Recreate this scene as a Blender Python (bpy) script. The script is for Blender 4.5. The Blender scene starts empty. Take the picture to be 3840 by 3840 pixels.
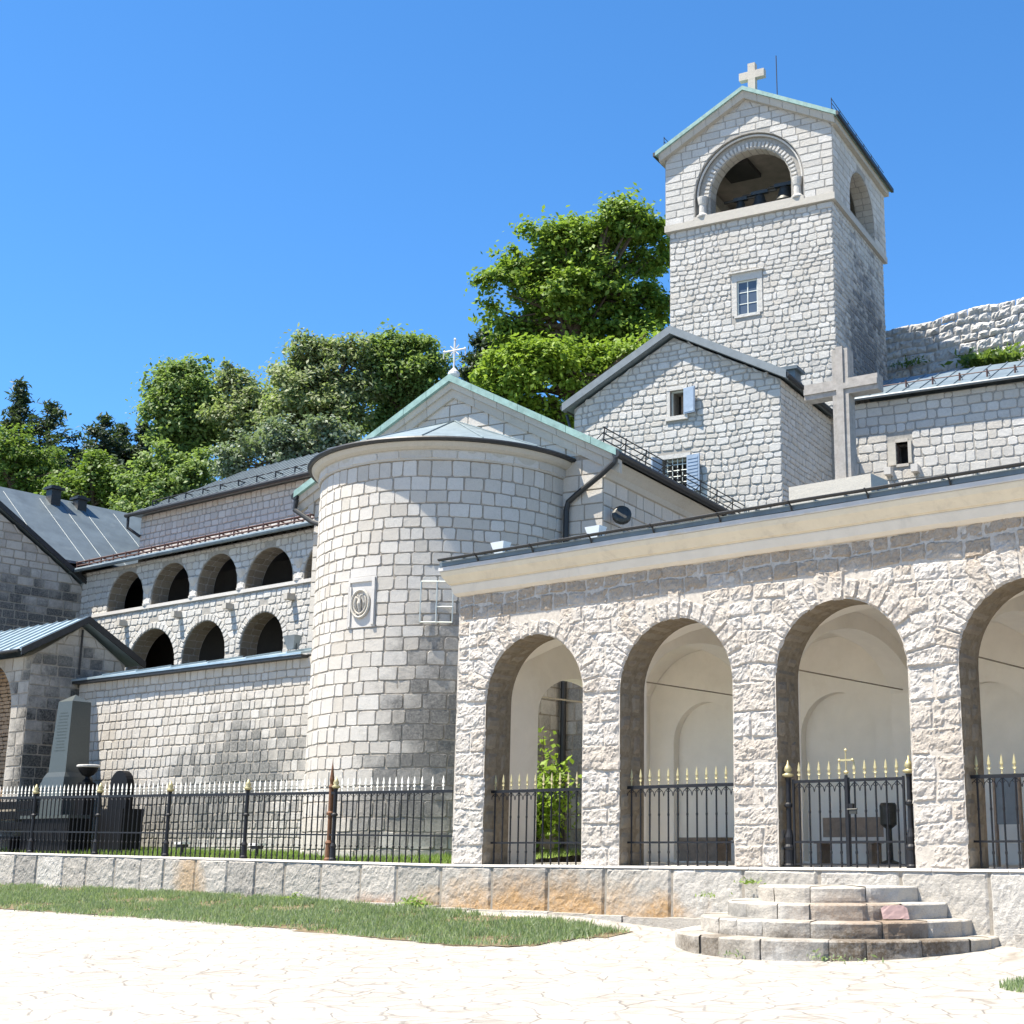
import bpy, math, random
import numpy as np
from mathutils import Vector, Matrix, noise, geometry

R_ = math.radians
SC = bpy.context.scene
COL = SC.collection
rnd = random.Random(7)

# ------------------------------------------------------------------ camera, sky, sun, exposure
EYE = 1.3
FOC, PPX, PPY = 5320.0, 2450.0, 1920.0          # focal length and optical centre in pixels of a 3840 px frame
PITCH = math.atan(1260 / FOC)
cam_d = bpy.data.cameras.new('camera')
cam = bpy.data.objects.new('camera', cam_d)
COL.objects.link(cam)
cam.location = (0, 0, EYE)
cam.rotation_euler = (math.pi / 2 + PITCH, 0, 0)
cam_d.sensor_width = 36
cam_d.lens = FOC / 3840 * 36
cam_d.shift_x = -(PPX - 1920) / 3840
cam_d.clip_start = 0.1
cam_d.clip_end = 2000
SC.camera = cam

SUN_H = (-0.965, -0.262)
SUN_EL = R_(63.5)
world = bpy.data.worlds.new('World')
SC.world = world
world.use_nodes = True
wt = world.node_tree
wt.nodes.clear()
sky = wt.nodes.new('ShaderNodeTexSky')
sky.sky_type = 'NISHITA'
sky.sun_disc = False
sky.sun_elevation = SUN_EL
sky.sun_rotation = math.atan2(SUN_H[0], SUN_H[1])
sky.altitude = 650
sky.air_density = 1.0
sky.dust_density = 0.0
sky.ozone_density = 10.0
bg = wt.nodes.new('ShaderNodeBackground')
bg.inputs['Strength'].default_value = 0.098
wo = wt.nodes.new('ShaderNodeOutputWorld')
hsv = wt.nodes.new('ShaderNodeHueSaturation')
hsv.inputs['Hue'].default_value = 0.496
hsv.inputs['Saturation'].default_value = 1.11
hsv.inputs['Value'].default_value = 1.0
wt.links.new(sky.outputs[0], hsv.inputs['Color'])
wt.links.new(hsv.outputs[0], bg.inputs[0])
wt.links.new(bg.outputs[0], wo.inputs[0])

sun_d = bpy.data.lights.new('sun', 'SUN')
sun_d.energy = 5.0
sun_d.angle = R_(0.5)
sun_d.color = (1.0, 0.935, 0.82)
sun = bpy.data.objects.new('sun', sun_d)
COL.objects.link(sun)
sv = Vector((SUN_H[0] * math.cos(SUN_EL), SUN_H[1] * math.cos(SUN_EL), math.sin(SUN_EL)))
sun.rotation_euler = sv.to_track_quat('Z', 'Y').to_euler()
sun.location = (-20, 0, 40)

SC.view_settings.view_transform = 'Standard'
SC.view_settings.look = 'None'
SC.view_settings.exposure = 1.38
SC.view_settings.gamma = 1.0

# ------------------------------------------------------------------ helpers: frames, tags, mesh builder
class Frame:
    def __init__(s, ox, oy, deg):
        a = R_(deg)
        s.o = (ox, oy); s.deg = deg
        s.u = (math.cos(a), math.sin(a)); s.w = (-math.sin(a), math.cos(a))
    def pt(s, x, y, z=0):
        return Vector((s.o[0] + s.u[0] * x + s.w[0] * y, s.o[1] + s.u[1] * x + s.w[1] * y, z))
    def inv(s, X, Y):
        dx, dy = X - s.o[0], Y - s.o[1]
        return (dx * s.u[0] + dy * s.u[1], dx * s.w[0] + dy * s.w[1])

FA = Frame(5.76, 22.96, -36.7)       # arcade, fence, left wings: x to the right along the front, y away from the plaza
FB = Frame(-5.505, 37.6, -25.8)      # church, house, bell tower

def far_point(px, py, Y):
    """world point at depth Y seen in that direction of the photograph (used to stand the far trees on their spots)"""
    v = py - PPY
    c, s = math.cos(PITCH), math.sin(PITCH)
    d = (px - PPX, FOC * c + v * s, FOC * s - v * c)
    t = Y / d[1]
    return Vector((d[0] * t, Y, EYE + d[2] * t))

def tag(o, label=None, cat=None, group=None, kind=None):
    if label: o['label'] = label
    if cat: o['category'] = cat
    if group: o['group'] = group
    if kind: o['kind'] = kind
    return o

def root(name, frame, label, cat, group=None, at=(0, 0, 0)):
    o = bpy.data.objects.new(name, None)
    COL.objects.link(o)
    o.location = frame.pt(*at) if frame else Vector(at)
    o.rotation_euler = (0, 0, R_(frame.deg) if frame else 0)
    o.empty_display_size = 0.3
    return tag(o, label, cat, group)

def copy_tree(o, parent=None):
    c = o.copy()
    COL.objects.link(c)
    c.parent = parent
    for ch in list(o.children):
        copy_tree(ch, c)
    return c

class MB:
    def __init__(s):
        s.v = []; s.f = []; s.m = []
    def add(s, vs, fs, m=0):
        b = len(s.v)
        s.v.extend([tuple(p) for p in vs])
        for f in fs:
            s.f.append([i + b for i in f]); s.m.append(m)
    def box(s, x0, x1, y0, y1, z0, z1, m=0):
        s.add([(x0, y0, z0), (x1, y0, z0), (x1, y1, z0), (x0, y1, z0), (x0, y0, z1), (x1, y0, z1), (x1, y1, z1), (x0, y1, z1)],
              [(3, 2, 1, 0), (4, 5, 6, 7), (0, 1, 5, 4), (1, 2, 6, 5), (2, 3, 7, 6), (3, 0, 4, 7)], m)
    def hexa(s, p, m=0):
        s.add(p, [(3, 2, 1, 0), (4, 5, 6, 7), (0, 1, 5, 4), (1, 2, 6, 5), (2, 3, 7, 6), (3, 0, 4, 7)], m)
    def prism(s, P, outline, d0, d1, holes=(), m=0, mh=None):
        """polygon (a,b) with holes pushed from d0 to d1 through P(a,b,d)"""
        loops = [list(outline)] + [list(h) for h in holes]
        tris = geometry.tessellate_polygon([[Vector((a, b, 0)) for a, b in l] for l in loops])
        flat = [p for l in loops for p in l]
        n = len(flat)
        s.add([P(a, b, d0) for a, b in flat] + [P(a, b, d1) for a, b in flat],
              [tuple(t) for t in tris] + [(t[2] + n, t[1] + n, t[0] + n) for t in tris], m)
        k = 0
        for li, l in enumerate(loops):
            q = len(l)
            mm = m if (li == 0 or mh is None) else mh
            vs = [P(a, b, d0) for a, b in l] + [P(a, b, d1) for a, b in l]
            s.add(vs, [(i, (i + 1) % q, q + (i + 1) % q, q + i) for i in range(q)], mm)
    def tube(s, path, r, n=8, m=0, cap=True):
        path = [Vector(p) for p in path]
        rs = r if isinstance(r, (list, tuple)) else [r] * len(path)
        rings = []
        up = None
        for i, p in enumerate(path):
            t = (path[min(i + 1, len(path) - 1)] - path[max(i - 1, 0)]).normalized()
            if up is None:
                up = Vector((0, 0, 1)) if abs(t.z) < .9 else Vector((1, 0, 0))
            a = t.cross(up)
            if a.length < 1e-4: a = t.orthogonal()
            a.normalize(); b = a.cross(t); up = b
            rings.append([p + (a * math.cos(2 * math.pi * k / n) + b * math.sin(2 * math.pi * k / n)) * rs[i] for k in range(n)])
        vs = [q for ring in rings for q in ring]
        fs = []
        for i in range(len(path) - 1):
            for k in range(n):
                fs.append((i * n + k, i * n + (k + 1) % n, (i + 1) * n + (k + 1) % n, (i + 1) * n + k))
        if cap:
            fs.append(tuple(range(n))[::-1]); fs.append(tuple((len(path) - 1) * n + k for k in range(n)))
        s.add(vs, fs, m)
    def lathe(s, prof, c=(0, 0, 0), n=12, m=0, sx=1, sy=1):
        vs = []; fs = []
        for r, z in prof:
            for k in range(n):
                a = 2 * math.pi * k / n
                vs.append((c[0] + sx * r * math.cos(a), c[1] + sy * r * math.sin(a), c[2] + z))
        for i in range(len(prof) - 1):
            for k in range(n):
                fs.append((i * n + k, i * n + (k + 1) % n, (i + 1) * n + (k + 1) % n, (i + 1) * n + k))
        fs.append(tuple(range(n))[::-1]); fs.append(tuple((len(prof) - 1) * n + k for k in range(n)))
        s.add(vs, fs, m)
    def build(s, name, mats, parent=None, smooth=False, label=None):
        me = bpy.data.meshes.new(name)
        me.from_pydata(s.v, [], s.f)
        if not isinstance(mats, (list, tuple)): mats = [mats]
        for mm in mats: me.materials.append(mm)
        if len(mats) > 1:
            me.polygons.foreach_set('material_index', s.m)
        if smooth:
            me.polygons.foreach_set('use_smooth', [True] * len(me.polygons))
        me.update()
        o = bpy.data.objects.new(name, me)
        COL.objects.link(o)
        if parent: o.parent = parent
        if label: o['label'] = label
        return o

def arch_poly(x0, x1, zb, zs, n=20, rise=None):
    """opening: straight jambs to zs, then a round (or flat segmental) head"""
    c = (x0 + x1) / 2; r = (x1 - x0) / 2
    rise = r if rise is None else rise
    pts = [(x0, zb), (x1, zb)]
    for k in range(n + 1):
        a = math.pi * k / n
        pts.append((c + r * math.cos(a), zs + rise * math.sin(a)))
    return pts

# ------------------------------------------------------------------ masonry: individual stones laid in courses
def subtract(iv, a, b):
    out = []
    for p, q in iv:
        if b <= p or a >= q: out.append((p, q)); continue
        if a > p: out.append((p, a))
        if b < q: out.append((b, q))
    return out

def free_fn(lohi, holes=()):
    """lohi(z) -> (x0,x1); holes: ('rect',x0,x1,z0,z1) or ('arch',cx,r,zs,zb)"""
    def f(z):
        lo, hi = lohi(z)
        iv = [(lo, hi)] if hi > lo else []
        for h in holes:
            if h[0] == 'rect':
                if h[3] < z < h[4]: iv = subtract(iv, h[1], h[2])
            else:
                _, cx, r, zs, zb = h
                if zb < z <= zs: iv = subtract(iv, cx - r, cx + r)
                elif zs < z < zs + r:
                    w = math.sqrt(r * r - (z - zs) ** 2); iv = subtract(iv, cx - w, cx + w)
        return iv
    return f

def stone(mb, P, quad, depth, bev, g, rg, m, jit, sub=None, rough=0.0, rnd_corner=0.0, seed=0.0):
    (ax, az), (bx, bz), (cx, cz), (dx, dz) = quad          # bl, br, tr, tl
    mx, mz = (ax + bx + cx + dx) / 4, (az + bz + cz + dz) / 4
    w = max(.05, (bx + cx - ax - dx) / 2); h = max(.05, (cz + dz - az - bz) / 2)
    def ins(x, z, k):
        return (x + (mx - x) * min(.8, 2 * k / w), z + (mz - z) * min(.8, 2 * k / h))
    q = [ins(x, z, g / 2) for x, z in quad]
    q = [(x + rg.uniform(-jit, jit), z + rg.uniform(-jit, jit)) for x, z in q]
    dpt = depth * rg.uniform(.55, 1.25)
    if sub:
        nx, nz = sub
        grid = []
        for j in range(nz + 1):
            for i in range(nx + 1):
                u, v = i / nx, j / nz
                x = (q[0][0] * (1 - u) + q[1][0] * u) * (1 - v) + (q[3][0] * (1 - u) + q[2][0] * u) * v
                z = (q[0][1] * (1 - u) + q[1][1] * u) * (1 - v) + (q[3][1] * (1 - u) + q[2][1] * u) * v
                e = min(u * w, (1 - u) * w, v * h, (1 - v) * h)
                k = min(1, e / bev)
                nv = .7 * noise.noise(Vector((x * 4.5 + seed, z * 6.5, seed * .37))) + .5 * noise.noise(Vector((x * 11 + seed, z * 12, seed))) + .45 * noise.noise(Vector((x * 23, z * 23, seed)))
                d = -.012 + (dpt + .012) * (1 - (1 - k) ** 2) + rough * nv * (.25 + .75 * k)
                x2 = x + rg.uniform(-jit, jit) * .6; z2 = z + rg.uniform(-jit, jit) * .6
                grid.append(P(x2, z2, d))
        fs = [(j * (nx + 1) + i, j * (nx + 1) + i + 1, (j + 1) * (nx + 1) + i + 1, (j + 1) * (nx + 1) + i) for j in range(nz) for i in range(nx)]
        mb.add(grid, fs, m)
        return
    def ring(k, d):
        pts = []
        qq = [ins2(x, z, k) for x, z in q]
        if rnd_corner <= 0:
            return [P(x, z, d) for x, z in qq]
        n = 4
        for i in range(4):
            p0 = qq[i]; pa = qq[i - 1]; pb = qq[(i + 1) % 4]
            la = math.hypot(pa[0] - p0[0], pa[1] - p0[1]); lb = math.hypot(pb[0] - p0[0], pb[1] - p0[1])
            ca = min(.4, cr[i] / max(la, .01)); cb = min(.4, cr[i] / max(lb, .01))
            pts.append((p0[0] + (pa[0] - p0[0]) * ca, p0[1] + (pa[1] - p0[1]) * ca))
            pts.append((p0[0] + (pb[0] - p0[0]) * cb, p0[1] + (pb[1] - p0[1]) * cb))
        return [P(x, z, d) for x, z in pts]
    def ins2(x, z, k):
        return (x + (mx - x) * min(.8, 2 * k / w), z + (mz - z) * min(.8, 2 * k / h))
    cr = [rnd_corner * rg.uniform(.3, 1.6) for _ in range(4)]
    r0 = ring(0, -.012); r1 = ring(bev, dpt)
    n = len(r0)
    mb.add(r0 + r1, [(i, (i + 1) % n, n + (i + 1) % n, n + i) for i in range(n)] + [tuple(range(n, 2 * n))], m)

def masonry(mb, P, free, z0, z1, ch, wr, m=1, gap=.025, depth=.03, bev=.018, jit=.01, corner=0.03, sub=None, rough=0, seed=1, wave=0.0):
    rg = random.Random(seed)
    z = z0
    while z < z1 - .03:
        h = rg.uniform(*ch)
        if z1 - (z + h) < ch[0] * .6: h = z1 - z
        za, zb = z, z + h
        Ia, Ib, Im = free(za + .004), free(zb - .004), free((za + zb) / 2)
        if len(Ia) == len(Ib) == len(Im):
            pairs = list(zip(Ia, Ib))
        else:
            lst = min((Ia, Ib, Im), key=lambda L: sum(b - a for a, b in L)) or Im
            pairs = [(p, p) for p in lst]
        for (a0, a1), (b0, b1) in pairs:
            lo_, hi_ = min(a0, b0), max(a1, b1)
            L = hi_ - lo_
            if L < .05: continue
            cuts = [lo_]; x = lo_
            while True:
                s_ = rg.uniform(*wr)
                if x + s_ > hi_ - wr[0] * .6: break
                x += s_; cuts.append(x)
            cuts.append(hi_)
            ca = lambda v: max(a0, min(a1, v))
            cb = lambda v: max(b0, min(b1, v))
            for i in range(len(cuts) - 1):
                t0, t1 = cuts[i], cuts[i + 1]
                quad = [(ca(t0), za), (ca(t1), za), (cb(t1), zb), (cb(t0), zb)]
                if quad[1][0] - quad[0][0] < .05 and quad[2][0] - quad[3][0] < .05: continue
                if wave:
                    quad = [(x_, z_ + wave * noise.noise(Vector((x_ * .9, z_ * 1.3, seed)))) for x_, z_ in quad]
                sb = None
                if sub:
                    sb = (max(2, int((t1 - t0) / sub)), max(2, int(h / sub)))
                stone(mb, P, quad, depth, bev, gap, rg, m, jit, sb, rough, corner, seed=rg.uniform(0, 50))
        z += h

def voussoirs(mb, P, cx, zs, r0, r1, n, m=1, gap=.03, depth=.04, bev=.02, jit=.012, sub=None, rough=0, seed=3, a0=0, a1=math.pi, vary=0.12):
    rg = random.Random(seed)
    for k in range(n):
        t0, t1 = a0 + (a1 - a0) * k / n, a0 + (a1 - a0) * (k + 1) / n
        ro = r1 + rg.uniform(-vary, vary)
        quad = [(cx + r0 * math.cos(t0), zs + r0 * math.sin(t0)), (cx + ro * math.cos(t0), zs + ro * math.sin(t0)),
                (cx + ro * math.cos(t1), zs + ro * math.sin(t1)), (cx + r0 * math.cos(t1), zs + r0 * math.sin(t1))]
        # local frame of the wedge: radial = length, tangential = width
        rad = (r0 + ro) / 2; am = (t0 + t1) / 2
        er = (math.cos(am), math.sin(am)); et = (-math.sin(am), math.cos(am))
        c = (cx + rad * er[0], zs + rad * er[1])
        def Q(a, b, d, c=c, er=er, et=et):
            return P(c[0] + er[0] * a + et[0] * b, c[1] + er[1] * a + et[1] * b, d)
        loc = [((x - c[0]) * er[0] + (z - c[1]) * er[1], (x - c[0]) * et[0] + (z - c[1]) * et[1]) for x, z in quad]
        sb = (max(2, int((ro - r0) / sub)), max(2, int(rad * (t1 - t0) / sub))) if sub else None
        stone(mb, Q, loc, depth, bev, gap, rg, m, jit, sb, rough, .02, seed=rg.uniform(0, 50))

# ------------------------------------------------------------------ materials
def new_mat(name):
    m = bpy.data.materials.new(name)
    m.use_nodes = True
    nt = m.node_tree
    return m, nt, nt.nodes['Principled BSDF']

class NB:
    """small node helper"""
    def __init__(s, nt): s.nt = nt; s.n = nt.nodes; s.l = nt.links
    def node(s, t, **kw):
        n = s.n.new(t)
        for k, v in kw.items():
            if k in n.inputs.keys(): n.inputs[k].default_value = v
            else: setattr(n, k, v)
        return n
    def noise(s, vec, scale, detail=6, rough=.6, dist=0):
        n = s.node('ShaderNodeTexNoise'); n.inputs['Scale'].default_value = scale
        n.inputs['Detail'].default_value = detail; n.inputs['Roughness'].default_value = rough; n.inputs['Distortion'].default_value = dist
        s.l.new(vec, n.inputs['Vector']); return n.outputs['Fac']
    def ramp(s, fac, stops):
        r = s.node('ShaderNodeValToRGB')
        e = r.color_ramp.elements
        while len(e) < len(stops): e.new(.5)
        for i, (p, c) in enumerate(stops):
            e[i].position = p; e[i].color = (*c, 1) if len(c) == 3 else c
        s.l.new(fac, r.inputs[0]); return r.outputs[0]
    def vramp(s, fac, a, b, lo=0.0, hi=1.0):
        r = s.node('ShaderNodeMapRange'); r.clamp = True
        r.inputs[1].default_value = a; r.inputs[2].default_value = b; r.inputs[3].default_value = lo; r.inputs[4].default_value = hi
        s.l.new(fac, r.inputs[0]); return r.outputs[0]
    def math(s, op, a, b):
        n = s.node('ShaderNodeMath', operation=op)
        for i, x in enumerate((a, b)):
            if isinstance(x, (int, float)): n.inputs[i].default_value = x
            else: s.l.new(x, n.inputs[i])
        return n.outputs[0]
    def mix(s, fac, a, b, mode='MIX'):
        n = s.node('ShaderNodeMix', data_type='RGBA', blend_type=mode)
        for sock, x in ((n.inputs['Factor'], fac), (n.inputs['A'], a), (n.inputs['B'], b)):
            if isinstance(x, (int, float)): sock.default_value = x
            elif isinstance(x, tuple): sock.default_value = (*x, 1)
            else: s.l.new(x, sock)
        # colour sockets of the mix node
        return n.outputs['Result']
    def mixc(s, fac, a, b, mode='MIX'):
        n = s.node('ShaderNodeMix', data_type='RGBA', blend_type=mode)
        for sock, x in ((n.inputs[0], fac), (n.inputs[6], a), (n.inputs[7], b)):
            if isinstance(x, (int, float)): sock.default_value = x
            elif isinstance(x, tuple): sock.default_value = (*x, 1)
            else: s.l.new(x, sock)
        return n.outputs[2]
    def bump(s, h, strength, dist, nrm=None):
        b = s.node('ShaderNodeBump'); b.inputs['Strength'].default_value = strength; b.inputs['Distance'].default_value = dist
        s.l.new(h, b.inputs['Height'])
        if nrm: s.l.new(nrm, b.inputs['Normal'])
        return b.outputs[0]
    def objc(s): return s.node('ShaderNodeTexCoord').outputs['Object']

def region(nb, co, c, r, soft=.6, nscale=1.2, ri=None, bv=.55):
    """0..1 mask of a patch of dirt or painted shade around point c with half sizes r, its edge broken up by noise"""
    a = nb.node('ShaderNodeVectorMath', operation='SUBTRACT'); nb.l.new(co, a.inputs[0]); a.inputs[1].default_value = c
    d = nb.node('ShaderNodeVectorMath', operation='DIVIDE'); nb.l.new(a.outputs[0], d.inputs[0]); d.inputs[1].default_value = r
    l = nb.node('ShaderNodeVectorMath', operation='LENGTH'); nb.l.new(d.outputs[0], l.inputs[0])
    n = nb.noise(co, nscale, 8, .7)
    t = nb.math('ADD', l.outputs['Value'], nb.math('MULTIPLY', nb.math('SUBTRACT', n, .5), 1.7))
    if ri is not None: t = nb.math('ADD', t, nb.math('MULTIPLY', nb.math('SUBTRACT', ri, .5), bv))
    return nb.vramp(t, 1.0, 1.0 - soft)

def stone_mat(name, cols, grain=.25, pits=.0, lichen=.25, lichen_col=(.16, .155, .145), patches=(), bump=.35, bscale=28, lscale=.8, blockvar=.55):
    m, nt, bs = new_mat(name)
    nb = NB(nt)
    co = nb.objc()
    ri = nb.node('ShaderNodeNewGeometry').outputs['Random Per Island']
    n = len(cols)
    cols = [tuple(v * .81 for v in c) for c in cols]
    base = nb.ramp(ri, [(i / max(1, n - 1), c) for i, c in enumerate(cols)])
    g = nb.noise(co, 9, 8, .7)
    base = nb.mixc(nb.vramp(g, .35, .75, 0, grain), base, (.30, .28, .25))
    g2 = nb.noise(co, 55, 4, .7)
    base = nb.mixc(nb.vramp(g2, .53, .70, 0, .42 + pits), base, (.17, .16, .145))
    g3 = nb.noise(co, 24, 8, .8, .6)
    base = nb.mixc(nb.vramp(g3, .60, .68, 0, .40 + pits), base, (.10, .095, .088))
    # weather streaks and lichen
    l1 = nb.noise(co, lscale, 9, .72, .4)
    l2 = nb.noise(co, 18, 6, .75)
    lm = nb.math('MULTIPLY', nb.vramp(l1, .52, .70), nb.vramp(l2, .35, .6))
    base = nb.mixc(nb.math('MULTIPLY', lm, lichen), base, lichen_col)
    for (c, r, col, st) in patches:
        mk = nb.math('MULTIPLY', region(nb, co, c, r, ri=ri, bv=blockvar), nb.vramp(l2, .25, .6, .45, 1))
        base = nb.mixc(nb.math('MULTIPLY', mk, st), base, col)
    nt.links.new(base, bs.inputs['Base Color'])
    bs.inputs['Roughness'].default_value = .93
    bs.inputs['Specular IOR Level'].default_value = .2
    hn = nb.math('ADD', nb.noise(co, bscale, 8, .75), nb.math('MULTIPLY', nb.noise(co, bscale * .3, 5, .6), .8))
    nt.links.new(nb.bump(hn, bump, .05), bs.inputs['Normal'])
    return m

def plain(name, col, rough=.7, metal=0, var=.15, scale=6, bump=.0, spec=.5, streak=None):
    m, nt, bs = new_mat(name)
    nb = NB(nt); co = nb.objc()
    n = nb.noise(co, scale, 7, .65)
    dark = tuple(c * (1 - var) for c in col); lite = tuple(min(1, c * (1 + var)) for c in col)
    base = nb.ramp(n, [(.3, dark), (.7, lite)])
    if streak:
        s_ = nb.noise(co, streak[1], 8, .7, .5)
        base = nb.mixc(nb.vramp(s_, .55, .72, 0, streak[2]), base, streak[0])
    nt.links.new(base, bs.inputs['Base Color'])
    bs.inputs['Roughness'].default_value = rough; bs.inputs['Metallic'].default_value = metal
    bs.inputs['Specular IOR Level'].default_value = spec
    if bump:
        nt.links.new(nb.bump(nb.noise(co, scale * 5, 6, .7), bump, .02), bs.inputs['Normal'])
    return m

def leaf_mat(name, cols, trans=.35, gain=1.0):
    m, nt, bs = new_mat(name)
    nb = NB(nt)
    ri = nb.node('ShaderNodeNewGeometry').outputs['Random Per Island']
    base = nb.ramp(ri, [(i / max(1, len(cols) - 1), c) for i, c in enumerate(cols)])
    nt.links.new(base, bs.inputs['Base Color'])
    bs.inputs['Roughness'].default_value = .55
    bs.inputs['Specular IOR Level'].default_value = .35
    tr = nb.node('ShaderNodeBsdfTranslucent')
    tc = nb.mixc(.5, base, (.20, .30, .03), 'MIX')
    nt.links.new(tc, tr.inputs['Color'])
    mx = nb.node('ShaderNodeMixShader'); mx.inputs[0].default_value = trans
    nt.links.new(bs.outputs[0], mx.inputs[1]); nt.links.new(tr.outputs[0], mx.inputs[2])
    nt.links.new(mx.outputs[0], nt.nodes['Material Output'].inputs['Surface'])
    return m

LIME = [(.54, .495, .43), (.62, .58, .52), (.67, .63, .57), (.60, .55, .48), (.65, .61, .555), (.56, .51, .44), (.68, .645, .59)]
LIMEG = [(.56, .53, .485), (.64, .615, .57), (.70, .675, .635), (.60, .575, .53), (.66, .63, .58), (.61, .565, .50), (.71, .69, .65)]
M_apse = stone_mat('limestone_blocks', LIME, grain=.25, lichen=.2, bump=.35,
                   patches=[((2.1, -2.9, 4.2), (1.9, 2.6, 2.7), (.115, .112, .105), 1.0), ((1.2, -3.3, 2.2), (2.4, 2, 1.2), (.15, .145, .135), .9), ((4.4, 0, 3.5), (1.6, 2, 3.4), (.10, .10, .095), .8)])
M_house = stone_mat('pale_rubble', LIMEG, grain=.3, pits=.1, lichen=.3, bump=.5, bscale=22)
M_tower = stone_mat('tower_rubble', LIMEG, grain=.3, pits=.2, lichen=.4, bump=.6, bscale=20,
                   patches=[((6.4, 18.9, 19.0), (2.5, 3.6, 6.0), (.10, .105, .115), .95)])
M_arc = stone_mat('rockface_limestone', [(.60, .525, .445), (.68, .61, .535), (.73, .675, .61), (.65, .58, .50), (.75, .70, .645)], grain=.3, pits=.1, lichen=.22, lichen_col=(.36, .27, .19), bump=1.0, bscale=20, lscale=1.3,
                  patches=[((-4, 0, 6.45), (26, 2.0, .55), (.36, .28, .20), .85)])  # brown weathering plus eave shade painted as a band under the cornice
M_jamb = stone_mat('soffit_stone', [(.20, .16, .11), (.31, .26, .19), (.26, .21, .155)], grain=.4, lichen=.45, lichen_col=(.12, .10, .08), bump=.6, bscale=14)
M_low = stone_mat('precinct_blocks', LIME, grain=.3, lichen=.3, bump=.45,
                  patches=[((-23.3, 2.7, 3.2), (2.8, 2, 1.9), (.13, .128, .118), 1.0), ((-26, 2.7, 2.1), (5.5, 2, 1.1), (.17, .165, .15), .9)])
M_gal = stone_mat('gallery_rubble', LIMEG, grain=.25, lichen=.15, bump=.5, bscale=20)
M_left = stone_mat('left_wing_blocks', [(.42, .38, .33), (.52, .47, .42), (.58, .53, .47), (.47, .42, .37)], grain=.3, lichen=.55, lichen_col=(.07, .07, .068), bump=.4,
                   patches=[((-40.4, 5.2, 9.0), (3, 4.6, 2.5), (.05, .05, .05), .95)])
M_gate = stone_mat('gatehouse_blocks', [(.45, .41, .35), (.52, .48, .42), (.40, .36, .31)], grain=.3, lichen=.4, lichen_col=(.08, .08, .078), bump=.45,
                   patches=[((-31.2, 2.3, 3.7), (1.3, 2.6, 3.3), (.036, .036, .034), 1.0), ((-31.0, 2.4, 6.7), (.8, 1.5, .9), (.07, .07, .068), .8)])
M_base = stone_mat('base_blocks', [(.30, .28, .25), (.40, .37, .33), (.48, .445, .39), (.54, .495, .435), (.60, .555, .49), (.47, .43, .375), (.63, .59, .53)], grain=.3, pits=.15, lichen=.7, lichen_col=(.12, .11, .095), bump=.8, bscale=16, lscale=1.8, blockvar=.12,
                   patches=[((-9.5, -.25, .02), (4.2, 1, .85), (.40, .235, .095), .9), ((-20.9, -.25, .5), (.7, 1, .9), (.40, .25, .11), .7), ((-14.4, -.25, .0), (.9, 1, .45), (.30, .14, .06), .9)])
M_step = stone_mat('step_stone', [(.44, .39, .33), (.56, .52, .46), (.60, .57, .52), (.50, .44, .36)], grain=.3, pits=.1, lichen=.6, lichen_col=(.12, .10, .08), bump=.7, bscale=16, lscale=1.6,
                   patches=[((-1.3, -2.4, -.15), (2.5, 1.6, .42), (.11, .082, .055), 1.0), ((-4.2, -2.6, -.2), (2.0, 1.4, .32), (.15, .125, .095), .95), ((-1.7, -1.8, .38), (1.5, 1.1, .40), (.26, .19, .135), .8), ((-4.2, -1.9, .30), (1.4, .8, .25), (.22, .21, .19), .8)])
M_rough = stone_mat('rampart_rock', [(.46, .45, .435), (.58, .565, .55), (.66, .65, .63), (.52, .51, .49)], grain=.3, lichen=.4, lichen_col=(.09, .09, .085), bump=.9, bscale=9)
M_mortw = plain('arcade_mortar', (.46, .415, .36), .95, var=.25, scale=12, bump=.8, spec=.1)
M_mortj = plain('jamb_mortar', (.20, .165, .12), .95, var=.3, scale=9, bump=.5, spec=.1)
M_mort = plain('mortar', (.27, .24, .20), .95, var=.25, scale=10, bump=.4, spec=.1)
M_mortl = plain('light_mortar', (.30, .283, .255), .95, var=.2, scale=10, bump=.4, spec=.1)
M_trim = stone_mat('dressed_limestone', [(.50, .46, .39), (.56, .52, .45), (.53, .49, .43)], grain=.3, lichen=.35, lichen_col=(.18, .16, .12), bump=.25)
M_trimw = stone_mat('white_dressed_stone', [(.60, .57, .53), (.66, .63, .59)], grain=.2, lichen=.2, bump=.2)
M_plaster = plain('cream_plaster', (.60, .52, .39), .9, var=.06, scale=2.5, bump=.15, spec=.2, streak=((.42, .36, .28), 2.2, .55))
M_plastw = plain('pale_plaster', (.62, .55, .45), .9, var=.05, scale=2.5, bump=.15, spec=.2, streak=((.46, .41, .34), 1.8, .5))
M_fasc = plain('grey_fascia', (.46, .45, .44), .85, var=.1, scale=3, spec=.2, streak=((.40, .32, .18), 2.0, .5))
M_inner = plain('beige_limewash', (.84, .79, .71), .92, var=.05, scale=1.5, bump=.08, spec=.15, streak=((.70, .63, .53), .9, .35))
M_cop = plain('green_copper', (.20, .31, .285), .65, var=.25, scale=5, bump=.1, spec=.3, streak=((.30, .38, .35), 3, .5))
M_slate = plain('blue_grey_sheet', (.16, .20, .22), .45, metal=.3, var=.2, scale=3, spec=.5, streak=((.24, .28, .29), 2.2, .6))
M_tin = plain('zinc_sheet', (.34, .42, .46), .4, metal=.5, var=.15, scale=3, spec=.5)
M_tin2 = plain('grey_zinc_sheet', (.20, .245, .26), .5, metal=.3, var=.2, scale=3, spec=.4, streak=((.27, .31, .32), 2.2, .5))
M_cop2 = plain('dull_copper_sheet', (.115, .15, .145), .65, var=.25, scale=4, spec=.3)
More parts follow.
